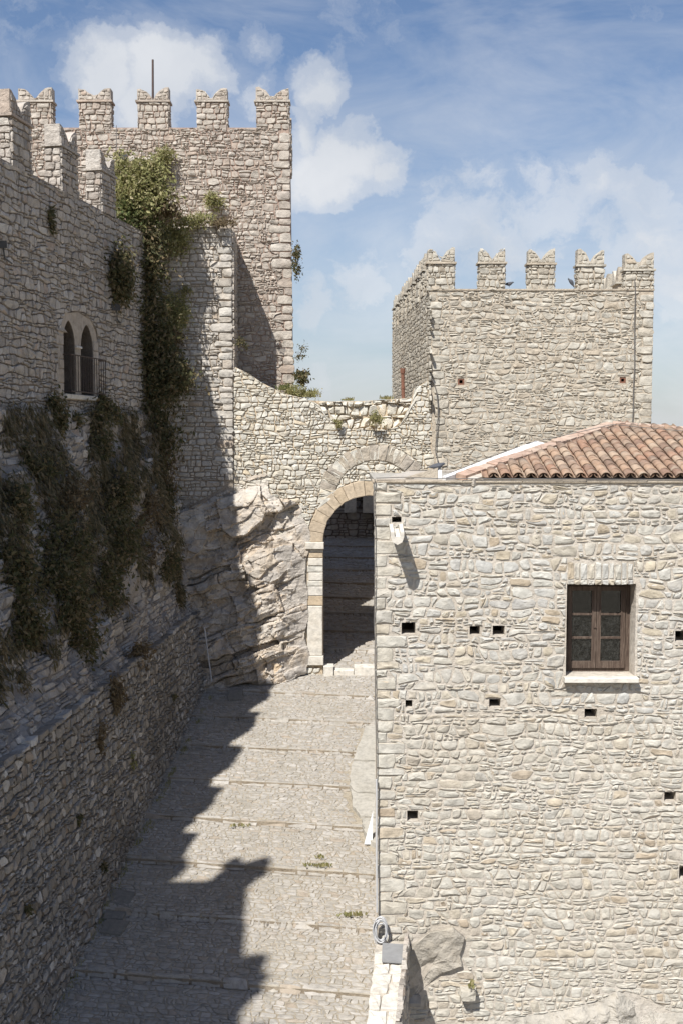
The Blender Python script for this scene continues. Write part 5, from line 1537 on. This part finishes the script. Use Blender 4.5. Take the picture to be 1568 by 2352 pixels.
def bank_cover():
    r = random.Random(44); v = []; f = []
    for i in range(15000):
        y = r.uniform(17, 33.6); q = r.uniform(.16, 1.0)
        c = slope_fn(y, q)
        m = noise.noise(Vector((y * .5, q * 4.5, 2.2))) + .5 * noise.noise(Vector((y * 1.6, q * 9, 5.2)))
        if m < -.06 or (q < .3 and m < .35): continue
        for k in range(4):
            p = c + Vector((r.gauss(.06, .06), r.gauss(0, .12), r.gauss(.02, .10)))
            L = r.uniform(.08, .26); dr = Vector((r.uniform(0, .5), r.gauss(0, .35), -1 + r.uniform(-.2, .9))).normalized()
            x = dr.cross(Vector((r.uniform(.5, 1), r.uniform(-.6, .2), .3))).normalized() * r.uniform(.012, .035)
            n0 = len(v); v += [p, p + dr * L * .5 + x, p + dr * L, p + dr * L * .5 - x]; f.append([n0, n0 + 1, n0 + 2, n0 + 3])
    o = mesh_obj('bank_vegetation', v, f, M['leaf_bank'], loc=(-7, 25, CZ - 5))
    props(o, 'dark hanging grasses and creepers covering the shaded rocky bank', 'plants', kind='stuff')
bank_cover()
def ground_tuft(px, py, w, n, lab, mat=LO):
    y = 32832 / (py - 1000 + 396.0); x = (px - CX) * y / FPX
    tuft(Vector((x, y, tz(x, y) + .03)), w, .11, int(n * .3), mat, rp, lab, (0, -1, .2))
for a in [(740, 2020, .22, 150, 'green weeds sprouting in the ramp joint level with the marble slab'), (735, 1998, .12, 60, 'small weeds just above the larger weeds in the ramp'),
          (815, 2140, .3, 170, 'green weeds in the ramp left of the hose coil'), (705, 2018, .12, 40, 'sparse weeds left of the larger weeds in the ramp'),
          (545, 1910, .3, 80, 'faint weeds along a step edge near the shadow teeth')]:
    ground_tuft(*a)
# small plants rooted in the low wall and along its foot
for px, py, lab in ((178, 1880, 'small plant in the low wall directly above the lower part of the ramp shadow'), (60, 2085, 'small plant in the low wall at the lower left edge of the picture'),
                    (235, 1985, 'small plant near the foot of the low wall beside the step above the covers'), (300, 1745, 'small plant in the middle of the low wall below the dead growth'),
                    (395, 1600, 'small plant in the low wall near its far end by the pole')):
    c, fc = place('L', px, py); k = (c - Vector((0, 0, CZ))).length / FPX
    shrub(c, rp.uniform(8, 14) * k, rp.uniform(9, 16) * k, .1, rp.randint(70, 150), .07, rp.choice([LD, LD, LO]), rp, .7, fc, 3, 'wall_plant', lab)
v = []; f = []
for i in range(420):
    y = rp.uniform(17.5, 33); x = wall_edge(y) + .10 + abs(rp.gauss(0, .06))
    if noise.noise(Vector((y * 1.1, 0, 8))) < -.05: continue
    z = tz(x, y)
    for q in range(3):
        p = Vector((x + rp.gauss(0, .03), y + rp.gauss(0, .04), z)); L = rp.uniform(.04, .13); d = Vector((rp.gauss(.2, .4), rp.gauss(0, .4), 1)).normalized(); e = d.cross(Vector((0, 1, .1))).normalized() * .008
        n0 = len(v); v += [p - e, p + e, p + d * L]; f.append([n0, n0 + 1, n0 + 2])
props(mesh_obj('grass', v, f, LO, loc=(-5, 25, CZ - 9)), 'thin grass growing along the foot of the low shaded wall', 'grass', kind='stuff')
# weeds on the parapet stub and the bracket
tuft(P(1078, 2262, HY - .15), 0.06, .09, 24, LO, rp, 'weed growing on the bracket stone low on the house wall')
